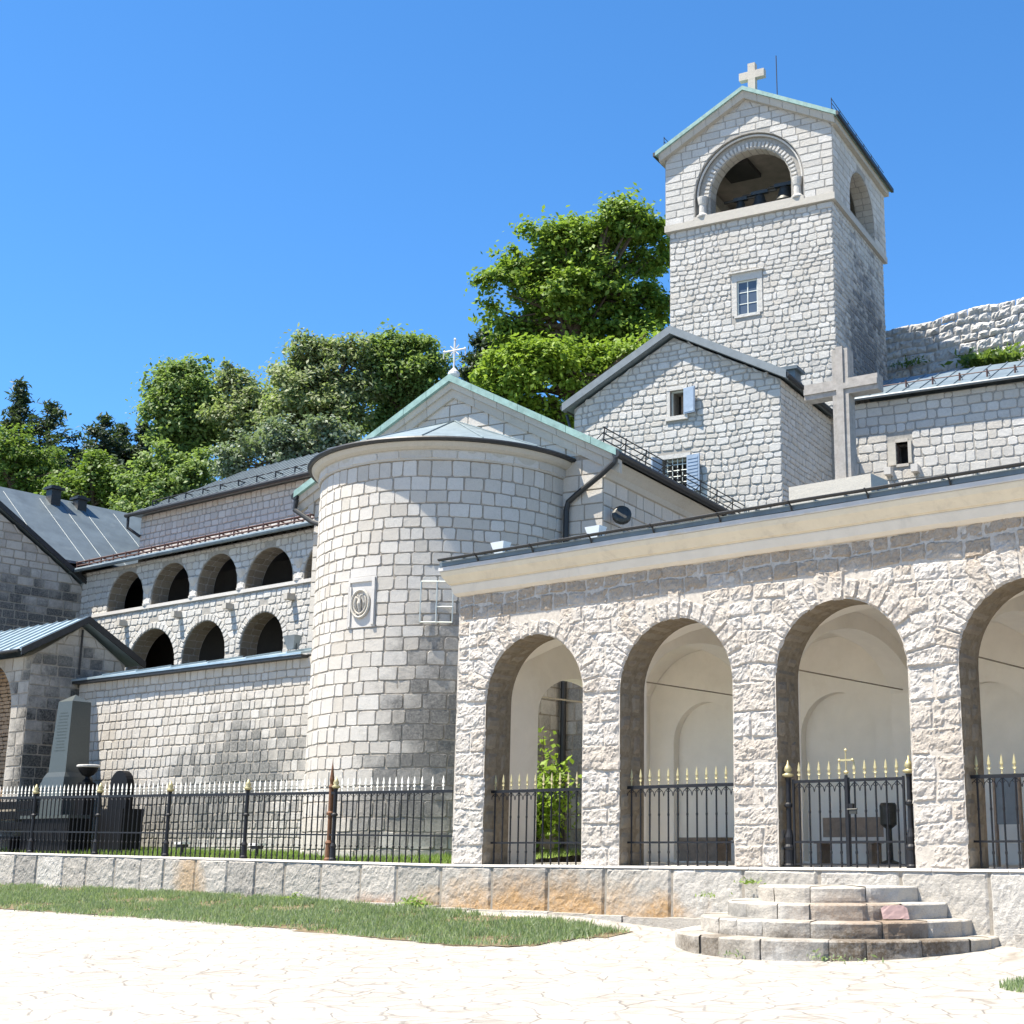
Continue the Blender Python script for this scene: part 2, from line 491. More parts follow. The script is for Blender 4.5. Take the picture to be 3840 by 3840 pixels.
M_slate2 = plain('dull_slate_sheet', (.10, .125, .14), .5, metal=.2, var=.2, scale=1.5, spec=.5, streak=((.16, .19, .2), 1.2, .6))
M_dark = plain('dark_gutter_metal', (.018, .019, .020), .5, metal=.1, var=.3, scale=8)
M_greyv = plain('grey_verge_metal', (.16, .18, .19), .55, metal=.3, var=.15, scale=4)
M_iron = plain('black_iron', (.010, .010, .012), .5, metal=.0, var=.3, scale=20, spec=.3)
M_rustp = plain('rusty_brown_iron', (.13, .055, .022), .7, metal=.2, var=.4, scale=14, streak=((.03, .025, .02), 6, .8))
M_gold = plain('gilding', (.42, .36, .19), .5, metal=.4, var=.15, scale=20)
M_cream = plain('cream_paint', (.80, .77, .68), .5, var=.06, scale=20)
M_brown = plain('brown_tiles', (.16, .10, .08), .8, var=.35, scale=8)
M_redrail = plain('red_brown_rail', (.075, .04, .034), .6, metal=.2, var=.3, scale=9)
M_black = plain('black_granite', (.008, .008, .009), .5, var=.3, scale=30, spec=.12)
M_obel = plain('grey_green_granite', (.056, .064, .060), .4, var=.25, scale=40, spec=.5)
M_obeld = plain('engraving', (.04, .05, .046), .5, var=.1, scale=40)
M_wood = plain('dark_brown_wood', (.27, .195, .135), .6, var=.3, scale=9)
M_white = plain('white_lamp_shell', (.78, .78, .76), .4, var=.04, scale=9)
M_void = plain('dark_room', (.025, .022, .02), .9, var=.2, scale=3)
M_shut = plain('blue_grey_shutter', (.22, .28, .36), .5, var=.15, scale=6, streak=((.42, .5, .58), 4, .6))
M_glass, _nt, _b = new_mat('window_glass')
_b.inputs['Base Color'].default_value = (.07, .09, .12, 1); _b.inputs['Roughness'].default_value = .12
M_rodg = plain('painted_rod', (.26, .22, .17), .7, var=.2, scale=9)
M_conc = plain('weathered_concrete', (.29, .272, .25), .9, var=.2, scale=9, bump=.35, spec=.15, streak=((.34, .29, .27), 5, .7))
M_verdb = plain('bronze', (.05, .05, .045), .5, metal=.5, var=.3, scale=9)
M_bark = plain('bark', (.09, .07, .05), .9, var=.35, scale=12, bump=.5, spec=.1)
M_pink = plain('pink_sheet', (.40, .27, .25), .9, var=.15, scale=9)
M_paint = plain('pale_grey_frame', (.55, .57, .52), .5, var=.08, scale=9)

# ------------------------------------------------------------------ ground
def foot_top(s): return .0108 * max(0.0, -s - 1.0)
def foot_z(s):            # ground along the foot of the base wall
    t = max(0.0, min(1.0, (s + 9.0) / 3.0))
    return foot_top(s) - .17 * t * t * (3 - 2 * t)
def plaza_z(s):
    return -.36 + .006 * max(-12.0, min(40.0, -s))
def ground_z(s, y):
    p = plaza_z(s); f = foot_z(s)
    if y > -.3: return f
    t = max(0.0, min(1.0, (y + 3.1) / 2.8))
    return p + (f - p) * t
def sill_z(s):
    return .965 + .0122 * max(0.0, -12.4 - s)

def make_ground():
    mb = MB()
    xs = sorted(set([-160, -110, -80, -60] + list(np.arange(-50, 26, .8)) + [30, 40, 60, 100]))
    ys = sorted(set([-120, -80, -60, -45, -35] + list(np.arange(-28, -3.2, 1.2)) + list(np.arange(-3.2, .2, .2)) + [.4, 4, 12, 25, 50, 90, 150, 260]))
    idx = {}
    for j, y in enumerate(ys):
        for i, x in enumerate(xs):
            z = ground_z(x, y)
            if y > .2: z = foot_z(x) - .12
            z += .012 * noise.noise(Vector((x * .5, y * .5, 0)))
            mb.v.append(tuple(FA.pt(x, y, z)))
    n = len(xs)
    for j in range(len(ys) - 1):
        for i in range(n - 1):
            mb.f.append((j * n + i, j * n + i + 1, (j + 1) * n + i + 1, (j + 1) * n + i)); mb.m.append(0)
    m, nt, bs = new_mat('pale_flagstones')
    nb = NB(nt); co = nb.objc()
    dn = nb.node('ShaderNodeTexNoise'); dn.inputs['Scale'].default_value = 1.1; nt.links.new(co, dn.inputs['Vector'])
    ad = nb.node('ShaderNodeVectorMath', operation='MULTIPLY_ADD')
    nt.links.new(dn.outputs['Color'], ad.inputs[0]); ad.inputs[1].default_value = (.5, .5, 0); nt.links.new(co, ad.inputs[2])
    vo = nb.node('ShaderNodeTexVoronoi', feature='DISTANCE_TO_EDGE'); vo.inputs['Scale'].default_value = 2.1; nt.links.new(ad.outputs[0], vo.inputs['Vector'])
    vc = nb.node('ShaderNodeTexVoronoi'); vc.inputs['Scale'].default_value = 2.1; nt.links.new(ad.outputs[0], vc.inputs['Vector'])
    sep = nb.node('ShaderNodeSeparateColor'); nt.links.new(vc.outputs['Color'], sep.inputs[0])
    base = nb.ramp(sep.outputs[0], [(0, (.295, .27, .236)), (.35, (.35, .328, .295)), (.7, (.32, .292, .253)), (1, (.375, .352, .318))])
    g = nb.noise(co, 2.2, 9, .7)
    base = nb.mixc(nb.vramp(g, .5, .72, 0, .6), base, (.225, .19, .15))
    joint = nb.math('MULTIPLY', nb.vramp(vo.outputs['Distance'], .075, .01), nb.vramp(nb.noise(co, 1.3, 6, .7), .38, .62))
    base = nb.mixc(nb.math('MULTIPLY', joint, .7), base, (.15, .128, .105))
    nt.links.new(base, bs.inputs['Base Color']); bs.inputs['Roughness'].default_value = .85
    hh = nb.math('ADD', nb.math('MULTIPLY', nb.vramp(vo.outputs['Distance'], 0, .05), .5), nb.noise(co, 5, 7, .7))
    nt.links.new(nb.bump(hh, .6, .05), bs.inputs['Normal'])
    o = mb.build('plaza', m, smooth=True)
    tag(o, kind='structure')
make_ground()

# hill behind the monastery
def hill_z(X, Y):
    t = max(0, min(1, (Y - 46) / 60)); t = t * t * (3 - 2 * t)
    left = max(0.0, min(1.0, (X + 70) / 90))
    return -.6 + t * (10 + 14 * left) + 2.0 * noise.noise(Vector((X * .04, Y * .04, 2)))
def make_hill():
    mb = MB(); nx, ny = 60, 44
    for j in range(ny):
        for i in range(nx):
            X = -190 + 340 * i / (nx - 1); Y = 44 + 220 * j / (ny - 1)
            mb.v.append((X, Y, hill_z(X, Y)))
    for j in range(ny - 1):
        for i in range(nx - 1):
            mb.f.append((j * nx + i, j * nx + i + 1, (j + 1) * nx + i + 1, (j + 1) * nx + i)); mb.m.append(0)
    o = mb.build('hill', plain('hill_undergrowth', (.05, .075, .025), .95, var=.5, scale=.6, spec=.1), smooth=True)
    tag(o, kind='structure')
make_hill()

# lawn behind the fence
def lawn_z(s, y): return sill_z(s) - .05 + .055 * max(0, min(5, y))
def make_lawn():
    mb = MB()
    xs = list(np.arange(-42, -12.0, .75)); ys = [.02, .6, 1.2, 2.0, 2.8, 4, 6, 9]
    for y in ys:
        for x in xs: mb.v.append(tuple(FA.pt(x, y, lawn_z(x, y) + .02 * noise.noise(Vector((x, y, 1))))))
    n = len(xs)
    for j in range(len(ys) - 1):
        for i in range(n - 1): mb.f.append((j * n + i, j * n + i + 1, (j + 1) * n + i + 1, (j + 1) * n + i)); mb.m.append(0)
    o = mb.build('lawn', plain('lawn_soil', (.07, .10, .03), .95, var=.4, scale=3, spec=.1), smooth=True)
    tag(o, kind='structure')
make_lawn()

M_grass = leaf_mat('grass_blades', [(.17, .23, .11), (.23, .31, .15), (.30, .37, .20), (.42, .44, .32)], .5)
M_grassb = leaf_mat('lawn_blades', [(.17, .26, .06), (.23, .33, .08), (.29, .38, .12)], .5)
def blades(name, pts, h, mat, seed, w=.012):
    rg = np.random.RandomState(seed)
    n = len(pts); P0 = np.array(pts)
    a = rg.rand(n) * 2 * np.pi; hh = h * (.5 + rg.rand(n)); lean = rg.randn(n, 2) * .35
    dx = np.stack([np.cos(a), np.sin(a), np.zeros(n)], 1) * (w * (.6 + rg.rand(n)))[:, None]
    tip = P0 + np.stack([lean[:, 0] * hh, lean[:, 1] * hh, hh], 1)
    V = np.empty((n * 3, 3)); V[0::3] = P0 - dx; V[1::3] = P0 + dx; V[2::3] = tip
    me = bpy.data.meshes.new(name)
    me.vertices.add(n * 3); me.vertices.foreach_set('co', V.ravel())
    me.loops.add(n * 3); me.loops.foreach_set('vertex_index', np.arange(n * 3))
    me.polygons.add(n); me.polygons.foreach_set('loop_start', np.arange(n) * 3); me.polygons.foreach_set('loop_total', np.full(n, 3))
    me.materials.append(mat); me.update()
    o = bpy.data.objects.new(name, me); COL.objects.link(o)
    return o

# verge of grass between plaza and base wall: outline in (s, y)
VERGE = [(-36, -.3), (-36, -2.6), (-24.9, -2.71), (-20.3, -2.81), (-15.9, -2.9), (-11.85, -3.26), (-8.5, -3.94), (-7.6, -3.5), (-7.2, -2.6), (-6.8, -1.8), (-6.9, -1.3), (-7.85, -1.13), (-9.9, -1.03), (-11.95, -.8), (-14.1, -.62), (-17, -.32)]
def inside(p, poly):
    x, y = p; c = False
    for i in range(len(poly)):
        x0, y0 = poly[i - 1]; x1, y1 = poly[i]
        if (y0 > y) != (y1 > y) and x < (x1 - x0) * (y - y0) / (y1 - y0) + x0: c = not c
    return c
def soil_patch(s, y):
    return noise.noise(Vector((s * .55, y * 1.1, 4))) + .5 * noise.noise(Vector((s * 1.7, y * 2.4, 9)))
def make_verge():
    mb = MB(); st = .2; ids = {}
    for i in range(int(30 / st)):
        for j in range(int(5.4 / st)):
            x = -36 + i * st; y = -5.5 + j * st
            if inside((x + st / 2 + .15 * noise.noise(Vector((x * 2, y * 2, 7))), y + st / 2 - .1), VERGE):
                q = []
                for a, b in ((0, 0), (1, 0), (1, 1), (0, 1)):
                    k = (i + a, j + b)
                    if k not in ids:
                        xx, yy = x + a * st, y + b * st
                        ids[k] = len(mb.v)
                        mb.v.append(tuple(FA.pt(xx, yy, ground_z(xx, yy) + .012 + .012 * noise.noise(Vector((xx, yy, 3))))))
                    q.append(ids[k])
                mb.f.append(q); mb.m.append(0)
    o = mb.build('verge_soil', plain('verge_earth', (.16, .125, .08), .95, var=.35, scale=4, bump=.5, spec=.1), smooth=True)
    tag(o, kind='structure')
    rg = random.Random(5); pts = []
    while len(pts) < 70000:
        s = rg.uniform(-34, -6); y = rg.uniform(-4, -.3)
        jx = .22 * noise.noise(Vector((s * 2.1, y * 2.1, 3))) + .1 * rg.gauss(0, 1); jy = .16 * noise.noise(Vector((s * 2.1, y * 2.1, 13))) + .06 * rg.gauss(0, 1)
        if not inside((s + jx, y + jy), VERGE): continue
        d = soil_patch(s, y)
        if d > .22 and rg.random() < .85: continue
        pts.append(tuple(FA.pt(s, y, ground_z(s, y) + .03)))
    o = blades('grass', pts, .085, M_grass, 3, .011)
    tag(o, 'short green grass of the verge between plaza and base wall', 'grass', kind='stuff')
    pts = []
    while len(pts) < 30000:
        s = rg.uniform(-33, -12.3); y = rg.uniform(.3, 5)
        pts.append(tuple(FA.pt(s, y, lawn_z(s, y))))
    o = blades('lawn_grass', pts, .10, M_grassb, 4, .012)
    tag(o, 'bright green lawn grass behind the iron fence', 'grass', kind='stuff')
    pts = []
    for _ in range(2600):
        a = rg.uniform(0, 6.28); r = math.sqrt(rg.random())
        s, y = 2.6 + 1.1 * r * math.cos(a), -4.3 + .9 * r * math.sin(a)
        pts.append(tuple(FA.pt(s, y, ground_z(s, y))))
    o = blades('grass_patch', pts, .09, M_grass, 6, .012)
    tag(o, 'small grass patch on the plaza at the right edge', 'grass', kind='stuff')
make_verge()

# ------------------------------------------------------------------ arcade (loggia)
ARC_L = [-11.56 + 3.565 * k for k in range(5)]
ARC_W = 2.63; ARC_R = ARC_W / 2; ARC_ZS = 4.28; ARC_X0, ARC_X1 = -12.42, 6.3
SILL = .965
arcade = root('arcade', FA, 'rock faced stone arcade with round arches and cream cornice on the right', 'arcade')
def PF(x, z, d): return (x, -d, z)
def build_arcade():
    mb = MB()
    out = [(ARC_X0, SILL), (ARC_X1, SILL), (ARC_X1, 7.1), (ARC_X0, 7.1)]
    # openings start a hair above the bottom edge so that piers stay joined below ground
    out[0] = (ARC_X0, SILL - .3); out[1] = (ARC_X1, SILL - .3)
    holes = [arch_poly(l, l + ARC_W, SILL, ARC_ZS, 28) for l in ARC_L]
    mb.prism(lambda a, b, d: (a, d, b), out, 0, .78, holes, 0, mh=2)
    fr = free_fn(lambda z: (ARC_X0 + .02, ARC_X1), [('arch', l + ARC_R, ARC_R + (.0), ARC_ZS, 0) for l in ARC_L])
    ring = .50
    fr2 = free_fn(lambda z: (ARC_X0 + .02, ARC_X1), [('arch', l + ARC_R, ARC_R + ring - .2, ARC_ZS, ARC_ZS) for l in ARC_L] + [('arch', l + ARC_R, ARC_R, ARC_ZS, 0) for l in ARC_L])
    kw = dict(gap=.004, depth=.022, bev=.022, jit=.018, sub=.036, rough=.042, wave=.10)
    masonry(mb, PF, fr2, SILL, 4.25, (.30, .46), (.40, .85), seed=11, **kw)
    masonry(mb, PF, fr2, 4.25, 6.62, (.26, .36), (.30, .70), seed=12, **kw)
    for i, l in enumerate(ARC_L):
        voussoirs(mb, PF, l + ARC_R, ARC_ZS, ARC_R, ARC_R + ring, 17, seed=20 + i, gap=.002, depth=.032, bev=.022, jit=.018, sub=.036, rough=.042, vary=.2)
    # left end wall face
    PE = lambda y, z, d: (ARC_X0 - d, y, z)
    masonry(mb, PE, free_fn(lambda z: (0.0, .78)), SILL, 6.62, (.30, .46), (.36, .7), seed=13, **kw)
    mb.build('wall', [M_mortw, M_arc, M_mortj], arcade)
    # arch soffits: rough blocks through the wall thickness
    for i, l in enumerate(ARC_L):
        sb = MB()
        c = l + ARC_R; L1 = ARC_ZS - SILL; La = math.pi * ARC_R
        def PS(y, t, d, c=c, L1=L1, La=La):
            if t < L1: return (c - ARC_R + d, y, SILL + t)
            if t < L1 + La:
                a = math.pi - (t - L1) / ARC_R
                return (c + (ARC_R - d) * math.cos(a), y, ARC_ZS + (ARC_R - d) * math.sin(a))
            return (c + ARC_R - d, y, ARC_ZS - (t - L1 - La))
        masonry(sb, PS, free_fn(lambda z: (.0, .70)), 0, L1, (.30, .46), (.3, .5), m=0, gap=.012, depth=.02, bev=.05, jit=.01, sub=.09, rough=.02, seed=31 + i)
        masonry(sb, PS, free_fn(lambda z: (.0, .70)), L1, L1 + La, (.20, .26), (.3, .72), m=0, gap=.012, depth=.02, bev=.05, jit=.01, sub=.09, rough=.02, seed=41 + i)
        masonry(sb, PS, free_fn(lambda z: (.0, .70)), L1 + La, 2 * L1 + La, (.30, .46), (.3, .5), m=0, gap=.012, depth=.02, bev=.05, jit=.01, sub=.09, rough=.02, seed=51 + i)
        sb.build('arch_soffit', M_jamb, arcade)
    # plastered cornice: profile (out, z), swept along the front and returned on the left end
    def sweep(name, prof, mat, x0=ARC_X0, x1=ARC_X1):
        b = MB(); n = len(prof)
        V = []
        for o_, z_ in prof: V.append((x0 - o_ * .75, 2.2, z_))
        for o_, z_ in prof: V.append((x0 - o_ * .75, -o_, z_))
        segs = 24
        for k in range(1, segs + 1):
            x = x0 + (x1 - x0) * k / segs
            for o_, z_ in prof:
                V.append((x, -o_ + (.012 * noise.noise(Vector((x * .8, z_, 1))) if k < segs else 0), z_ + .010 * noise.noise(Vector((x * .6, z_ * .5, 5)))))
        F = []
        for k in range(segs + 1):
            for i in range(n - 1):
                F.append((k * n + i, (k + 1) * n + i, (k + 1) * n + i + 1, k * n + i + 1))
        F.append(tuple(range(n))); F.append(tuple((segs + 1) * n + i for i in range(n))[::-1])
        b.add(V, F)
        return b.build(name, mat, arcade)
    sweep('cornice_cove', [(-.05, 6.58), (.05, 6.60), (.12, 6.66), (.16, 6.80), (.16, 6.83), (-.05, 6.83)], M_plastw)
    sweep('cornice_band', [(-.05, 6.834), (.17, 6.834), (.175, 6.85), (.21, 6.86), (.26, 6.93), (.33, 7.02), (.36, 7.10), (.36, 7.12), (-.05, 7.12)], M_plaster)
    sweep('cornice_fascia', [(-.05, 7.124), (.38, 7.124), (.39, 7.14), (.39, 7.215), (.37, 7.22), (-.05, 7.22)], M_fasc)
    # ragged mortar edge below the cornice
    # roof
    rb = MB()
    y0, z0, y1, z1 = -.40, 7.255, 6.9, 8.05
    rb.hexa([(ARC_X0 - .25, y0, z0 - .03), (ARC_X1, y0, z0 - .03), (ARC_X1, y1, z1 - .03), (ARC_X0 - .25, y1, z1 - .03),
             (ARC_X0 - .25, y0, z0 + .07), (ARC_X1, y0, z0 + .07), (ARC_X1, y1, z1 + .07), (ARC_X0 - .25, y1, z1 + .07)])
    x = ARC_X0 - .2
    while x < ARC_X1:
        rb.hexa([(x, y0, z0 + .07), (x + .03, y0, z0 + .07), (x + .03, y1, z1 + .07), (x, y1, z1 + .07),
                 (x, y0, z0 + .10), (x + .03, y0, z0 + .10), (x + .03, y1, z1 + .10), (x, y1, z1 + .10)])
        x += .62
    rb.build('roof', M_slate2, arcade)
    g = MB()
    prof = [(-.05 * math.cos(a), -.045 * math.sin(a)) for a in np.linspace(0, math.pi, 9)]
    yc, zc = -.475, 7.375
    n = len(prof); V = []
    xs = np.linspace(ARC_X0 - .2, ARC_X1, 40)
    for x in xs:
        sag = .012 * noise.noise(Vector((x * .7, 0, 8)))
        for a, b in prof: V.append((x, yc + a, zc + b + sag))
        for a, b in reversed(prof): V.append((x, yc + a * .85, zc + b * .85 + .008 + sag))
    n2 = 2 * n
    F = [(k * n2 + i, (k + 1) * n2 + i, (k + 1) * n2 + (i + 1) % n2, k * n2 + (i + 1) % n2) for k in range(len(xs) - 1) for i in range(n2)]
    F.append(tuple(range(n2))); F.append(tuple((len(xs) - 1) * n2 + i for i in range(n2)))
    g.add(V, F)
    gut = g.build('gutter', M_dark, arcade)
    bp = None
    x = ARC_X0 + .9
    while x < ARC_X1:
        if bp is None:
            b = MB()
            b.tube([(0, -.005, -.15), (0, -.03, -.12), (0, -.05, -.065), (0, -.12, -.03), (0, -.145, .005)], .018, 6)
            bp = b.build('gutter_bracket', M_dark, gut)
            o = bp
        else:
            o = bp.copy(); COL.objects.link(o); o.parent = gut
        o.location = (x, -.395, 7.375)
        x += 1.55
    # interior: floor, back wall with niches, end walls, vault
    ib = MB()
    ib.box(ARC_X0, ARC_X1, .0, 6.6, SILL - .25, SILL + .004)
    ib.build('floor', plain('loggia_flags', (.55, .51, .45), .8, var=.15, scale=2), arcade)
    wb = MB()
    centres = [l + ARC_R for l in ARC_L]
    holes = [arch_poly(c - .95, c + .95, SILL + .05, 3.75, 20) for c in centres]
    PB = lambda a, b, d: (a, d, b)
    wb.prism(PB, [(ARC_X0 + .5, SILL), (ARC_X1 - .4, SILL), (ARC_X1 - .4, 6.3), (ARC_X0 + .5, 6.3)], 6.2, 6.5, holes)
    wb.box(ARC_X0 + .5, ARC_X1 - .4, 6.42, 6.55, SILL, 6.3)
    # inner skin of the front wall
    holes = [arch_poly(l - .07, l + ARC_W + .07, SILL + .01, ARC_ZS, 28) for l in ARC_L]
    wb.prism(PB, [(ARC_X0 + .5, SILL), (ARC_X1 - .4, SILL), (ARC_X1 - .4, 6.3), (ARC_X0 + .5, 6.3)], .70, .86, holes)
    # end wall on the left with its low-headed opening, solid right end
    PX = lambda a, b, d: (d, a, b)
    wb.prism(PX, [(.0, SILL), (6.6, SILL), (6.6, 7.0), (.0, 7.0)][0:4], ARC_X0 + .03, ARC_X0 + .52, [arch_poly(2.05, 4.95, SILL + .01, 4.25, 18, rise=.85)])
    wb.box(ARC_X1 - .4, ARC_X1, .0, 6.6, SILL, 7.0)
    # piers and cross arches between the bays
    for k in range(len(ARC_L) - 1):
        xc = ARC_L[k] + ARC_W + (3.565 - ARC_W) / 2
        wb.box(xc - .3, xc + .3, 5.95, 6.21, SILL, 6.0)
        wb.box(xc - .36, xc + .36, .85, 1.0, SILL, 6.0)
        cut = [(.95, 4.15)] + [(3.5 - 2.55 * math.cos(a), 4.15 + 1.45 * math.sin(a)) for a in np.linspace(0, math.pi, 24)][1:-1] + [(6.05, 4.15), (6.05, 6.3), (.95, 6.3)]
        wb.prism(PX, cut, xc - .3, xc + .3)
    wb.build('inner_wall', M_inner, arcade)
    vb = MB()
    for c in centres:
        nx, ny = 20, 26; V = []; F = []
        for j in range(ny + 1):
            for i in range(nx + 1):
                u = -1 + 2 * i / nx; v = -1 + 2 * j / ny
                z1_ = 4.2 + 1.75 * math.sqrt(max(0, 1 - u * u)); z2_ = 4.2 + 1.75 * math.sqrt(max(0, 1 - v * v))
                V.append((c + u * 1.783, 3.5 + v * 2.68, max(z1_, z2_)))
        F = [(j * (nx + 1) + i, j * (nx + 1) + i + 1, (j + 1) * (nx + 1) + i + 1, (j + 1) * (nx + 1) + i) for j in range(ny) for i in range(nx)]
        vb.add(V, F)
    vb.box(ARC_X0, ARC_X1, .0, 6.6, 7.0, 7.2)
    vb.build('vault', M_inner, arcade)
    for k in range(len(ARC_L) - 1):
        xc = ARC_L[k] + ARC_W + (3.565 - ARC_W) / 2
        t = MB(); t.tube([(xc, .8, 4.62), (xc, 6.2, 4.62)], .015, 6)
        t.build('tie_rod', M_rodg, arcade)
    t = MB(); t.tube([(ARC_X0 + .28, 2.0, 4.62), (ARC_X0 + .28, 5.0, 4.62)], .02, 6)
    t.build('tie_rod', M_plastw, arcade)
build_arcade()

# ------------------------------------------------------------------ base wall and steps
base = root('base_wall', FA, 'low retaining wall of large upright stone blocks with orange stains', 'retaining wall')
def build_base():
    mb = MB()
    def PBs(x, z, d):
        t = sill_z(x); f = ground_z(x, -.3) - .25
        return (x, -.26 - d, f + (t - .005 - f) * z)
    xs = list(np.arange(-40, 12.01, 1.0))
    # core with sloping top
    V = []
    for x in xs:
        t = sill_z(x); f = -.6
        V += [(x, -.26, f), (x, -.26, t), (x, .55, t), (x, .55, f)]
    F = []
    for k in range(len(xs) - 1):
        for i in range(4):
            F.append((k * 4 + i, (k + 1) * 4 + i, (k + 1) * 4 + (i + 1) % 4, k * 4 + (i + 1) % 4))
    mb.add(V, F, 0)
    rg = random.Random(44)
    x = -40
    while x < 12:
        w = rg.uniform(.95, 1.35)
        if -14 < x < 2: w *= 1.15
        stone(mb, PBs, [(x, 0), (x + w, 0), (x + w, 1), (x, 1)], .035, .025, .022, rg, 1, .006, (26, 20), .022, seed=rg.uniform(0, 60))
        x += w
    mb.build('wall', [M_mort, M_base], base)
    # capping strip: top bed of the blocks, worn
    cb = MB()
    x = -40
    while x < 12:
        w = rg.uniform(.95, 1.35)
        t0, t1 = sill_z(x) + .002, sill_z(x + w) + .002
        e = rg.uniform(-.015, .015)
        cb.hexa([(x + .006, -.298 + e * .5, t0 - .03), (x + w - .006, -.298 + e * .5, t1 - .03), (x + w - .006, .1, t1 - .03), (x + .006, .1, t0 - .03),
                 (x + .006, -.275 + e * .5, t0 + .004), (x + w - .006, -.275 + e * .5, t1 + .004), (x + w - .006, .1, t1 + .006), (x + .006, .1, t0 + .006)])
        x += w
    cb.build('coping', M_trimw, base)
    # footing ledge
    lb = MB(); x = -15.5
    while x < 12:
        w = rg.uniform(.8, 1.4)
        if not (-5.9 < x + w / 2 < -.5):
            f = foot_top(x) - .04
            lb.box(x + .01, x + w - .01, -.50 + rg.uniform(-.03, .03), -.25, f - .4, f + .05 + rg.uniform(-.02, .02))
        x += w
    lb.build('footing', M_step, base)
build_base()

steps = root('stone_steps', FA, 'round fan of worn stone steps below the iron gate', 'steps')
def build_steps():
    rg = random.Random(9)
    cx, cy = -3.06, -.24
    tops = [(-.03, 2.80), (.21, 2.37), (.45, 1.92), (.70, 1.42)]
    zb = -.55
    for k, (zt, r) in enumerate(tops):
        mb = MB()
        # stones around the curved front; each stone a wedge with a rough face
        n = int(math.pi * r / .62)
        a = math.pi
        cuts = [math.pi]
        while a < 2 * math.pi - .1:
            a += rg.uniform(.5, 1.15) / r
            cuts.append(min(a, 2 * math.pi))
        if cuts[-1] < 2 * math.pi: cuts[-1] = 2 * math.pi
        z0 = zb if k == 0 else tops[k - 1][0] - .05
        rin = 0 if k == 3 else tops[k + 1][1] - .15
        for i in range(len(cuts) - 1):
            a0, a1 = cuts[i] + .008 / r, cuts[i + 1] - .008 / r
            na = max(3, int((a1 - a0) * r / .07)); nz = 6
            ro = r + rg.uniform(-.025, .02); zo = zt + rg.uniform(-.008, .006)
            V = []; sd = rg.uniform(0, 50)
            rows = nz + 4
            for j in range(rows):
                for q in range(na + 1):
                    u = q / na; aa = a0 + (a1 - a0) * u
                    e = min(u, 1 - u) * (a1 - a0) * r
                    if j <= nz:
                        zz = z0 + (zo - .025 - z0) * j / nz
                        rr = ro + .018 * noise.noise(Vector((aa * r * 5 + sd, zz * 7, 1))) - (.025 if e < .02 else 0)
                    elif j == nz + 1: zz = zo - .006; rr = ro - .018 - (.02 if e < .02 else 0)
                    elif j == nz + 2: zz = zo; rr = ro - .05
                    else: zz = zo + .004; rr = max(rin, .02)
                    if j >= nz + 2: zz += .008 * noise.noise(Vector((aa * 5, rr * 4, sd)))
                    V.append((cx + rr * math.cos(aa), cy + rr * math.sin(aa), zz))
            F = [(j * (na + 1) + q, j * (na + 1) + q + 1, (j + 1) * (na + 1) + q + 1, (j + 1) * (na + 1) + q) for j in range(rows - 1) for q in range(na)]
            mb.add(V, F, 0)
        # core so that joints are not see-through
        core = [(cx + (r - .05) * math.cos(t), cy + (r - .05) * math.sin(t)) for t in np.linspace(math.pi, 2 * math.pi, 30)]
        mb.prism(lambda p, q, d: (p, q, d), core, zb, zt - .012, m=1)
        mb.build('step', [M_step, M_mort], steps)
build_steps()

# ------------------------------------------------------------------ iron railings in the arches
def spear(mat, name, h=.30, w=.034):
    b = MB()
    b.lathe([(.012, 0), (.02, .01), (.012, .03), (.012, h * .22), (.030, h * .26), (.012, h * .32), (.012, h * .40), (.034, h * .52), (.018, h * .8), (.002, h)], n=8, sy=.5)
    b.box(-w * 1.15, w * 1.15, -.008, .008, h * .30, h * .36)
    return b.build(name, mat)

def bar_mesh(h0, h1, collars, r=.017, n=8):
    prof = [(r, h0)]
    for z, cr in collars:
        prof += [(r, z - .03), (cr, z - .012), (cr, z + .012), (r, z + .03)]
    prof.append((r, h1))
    b = MB(); b.lathe(prof, n=n)
    return b

def tracery(b, x0, x1, z, r=.008):
    c = (x0 + x1) / 2; w = (x1 - x0) / 2
    b.tube([(x0, 0, z - .16), (x0 + .02, 0, z - .08), (c, 0, z - .005)], r, 5)
    b.tube([(x1, 0, z - .16), (x1 - .02, 0, z - .08), (c, 0, z - .005)], r, 5)
    b.tube([(c + w * .42 * math.cos(t), 0, z - .05 + .035 * math.sin(t)) for t in np.linspace(0, 2 * math.pi, 9)], r * .8, 5)

RY = .24
proto = {}
def railing(k, label):
    l = ARC_L[k]
    rt = root('iron_railing', FA, label, 'railing', 'iron railings in the arches', at=(l, RY, SILL))
    b = MB()
    b.box(.0, ARC_W, -.02, .02, 1.44, 1.50)
    b.build('top_rail', M_iron, rt)
    b = MB(); b.box(.0, ARC_W, -.014, .014, .42, .455); b.build('bottom_rail', M_iron, rt)
    n = 12; sp = ARC_W / n
    t = MB()
    for i in range(n): tracery(t, sp * i, sp * (i + 1), 1.45)
    t.build('tracery', M_iron, rt)
    for i in range(n):
        x = sp * (i + .5)
        if 'bar' not in proto:
            o = bar_mesh(.01, 1.46, [(.08, .022), (.26, .024), (.95, .022)]).build('bar', M_iron, rt)
            s_ = spear(M_gold, 'spearhead', .32, .03); s_.parent = o; s_.location = (0, 0, 1.5)
            proto['bar'] = o
        else:
            o = copy_tree(proto['bar'], rt)
        o.location = (x, 0, 0)
    return rt
railing(0, 'black railing with gilt spears in the arch with the sapling behind')
railing(1, 'black railing with gilt spears in the arch beside the gate')
railing(3, 'black railing with gilt spears in the cut off arch at the right edge')
railing(4, 'black railing with gilt spears in the arch beyond the right edge')

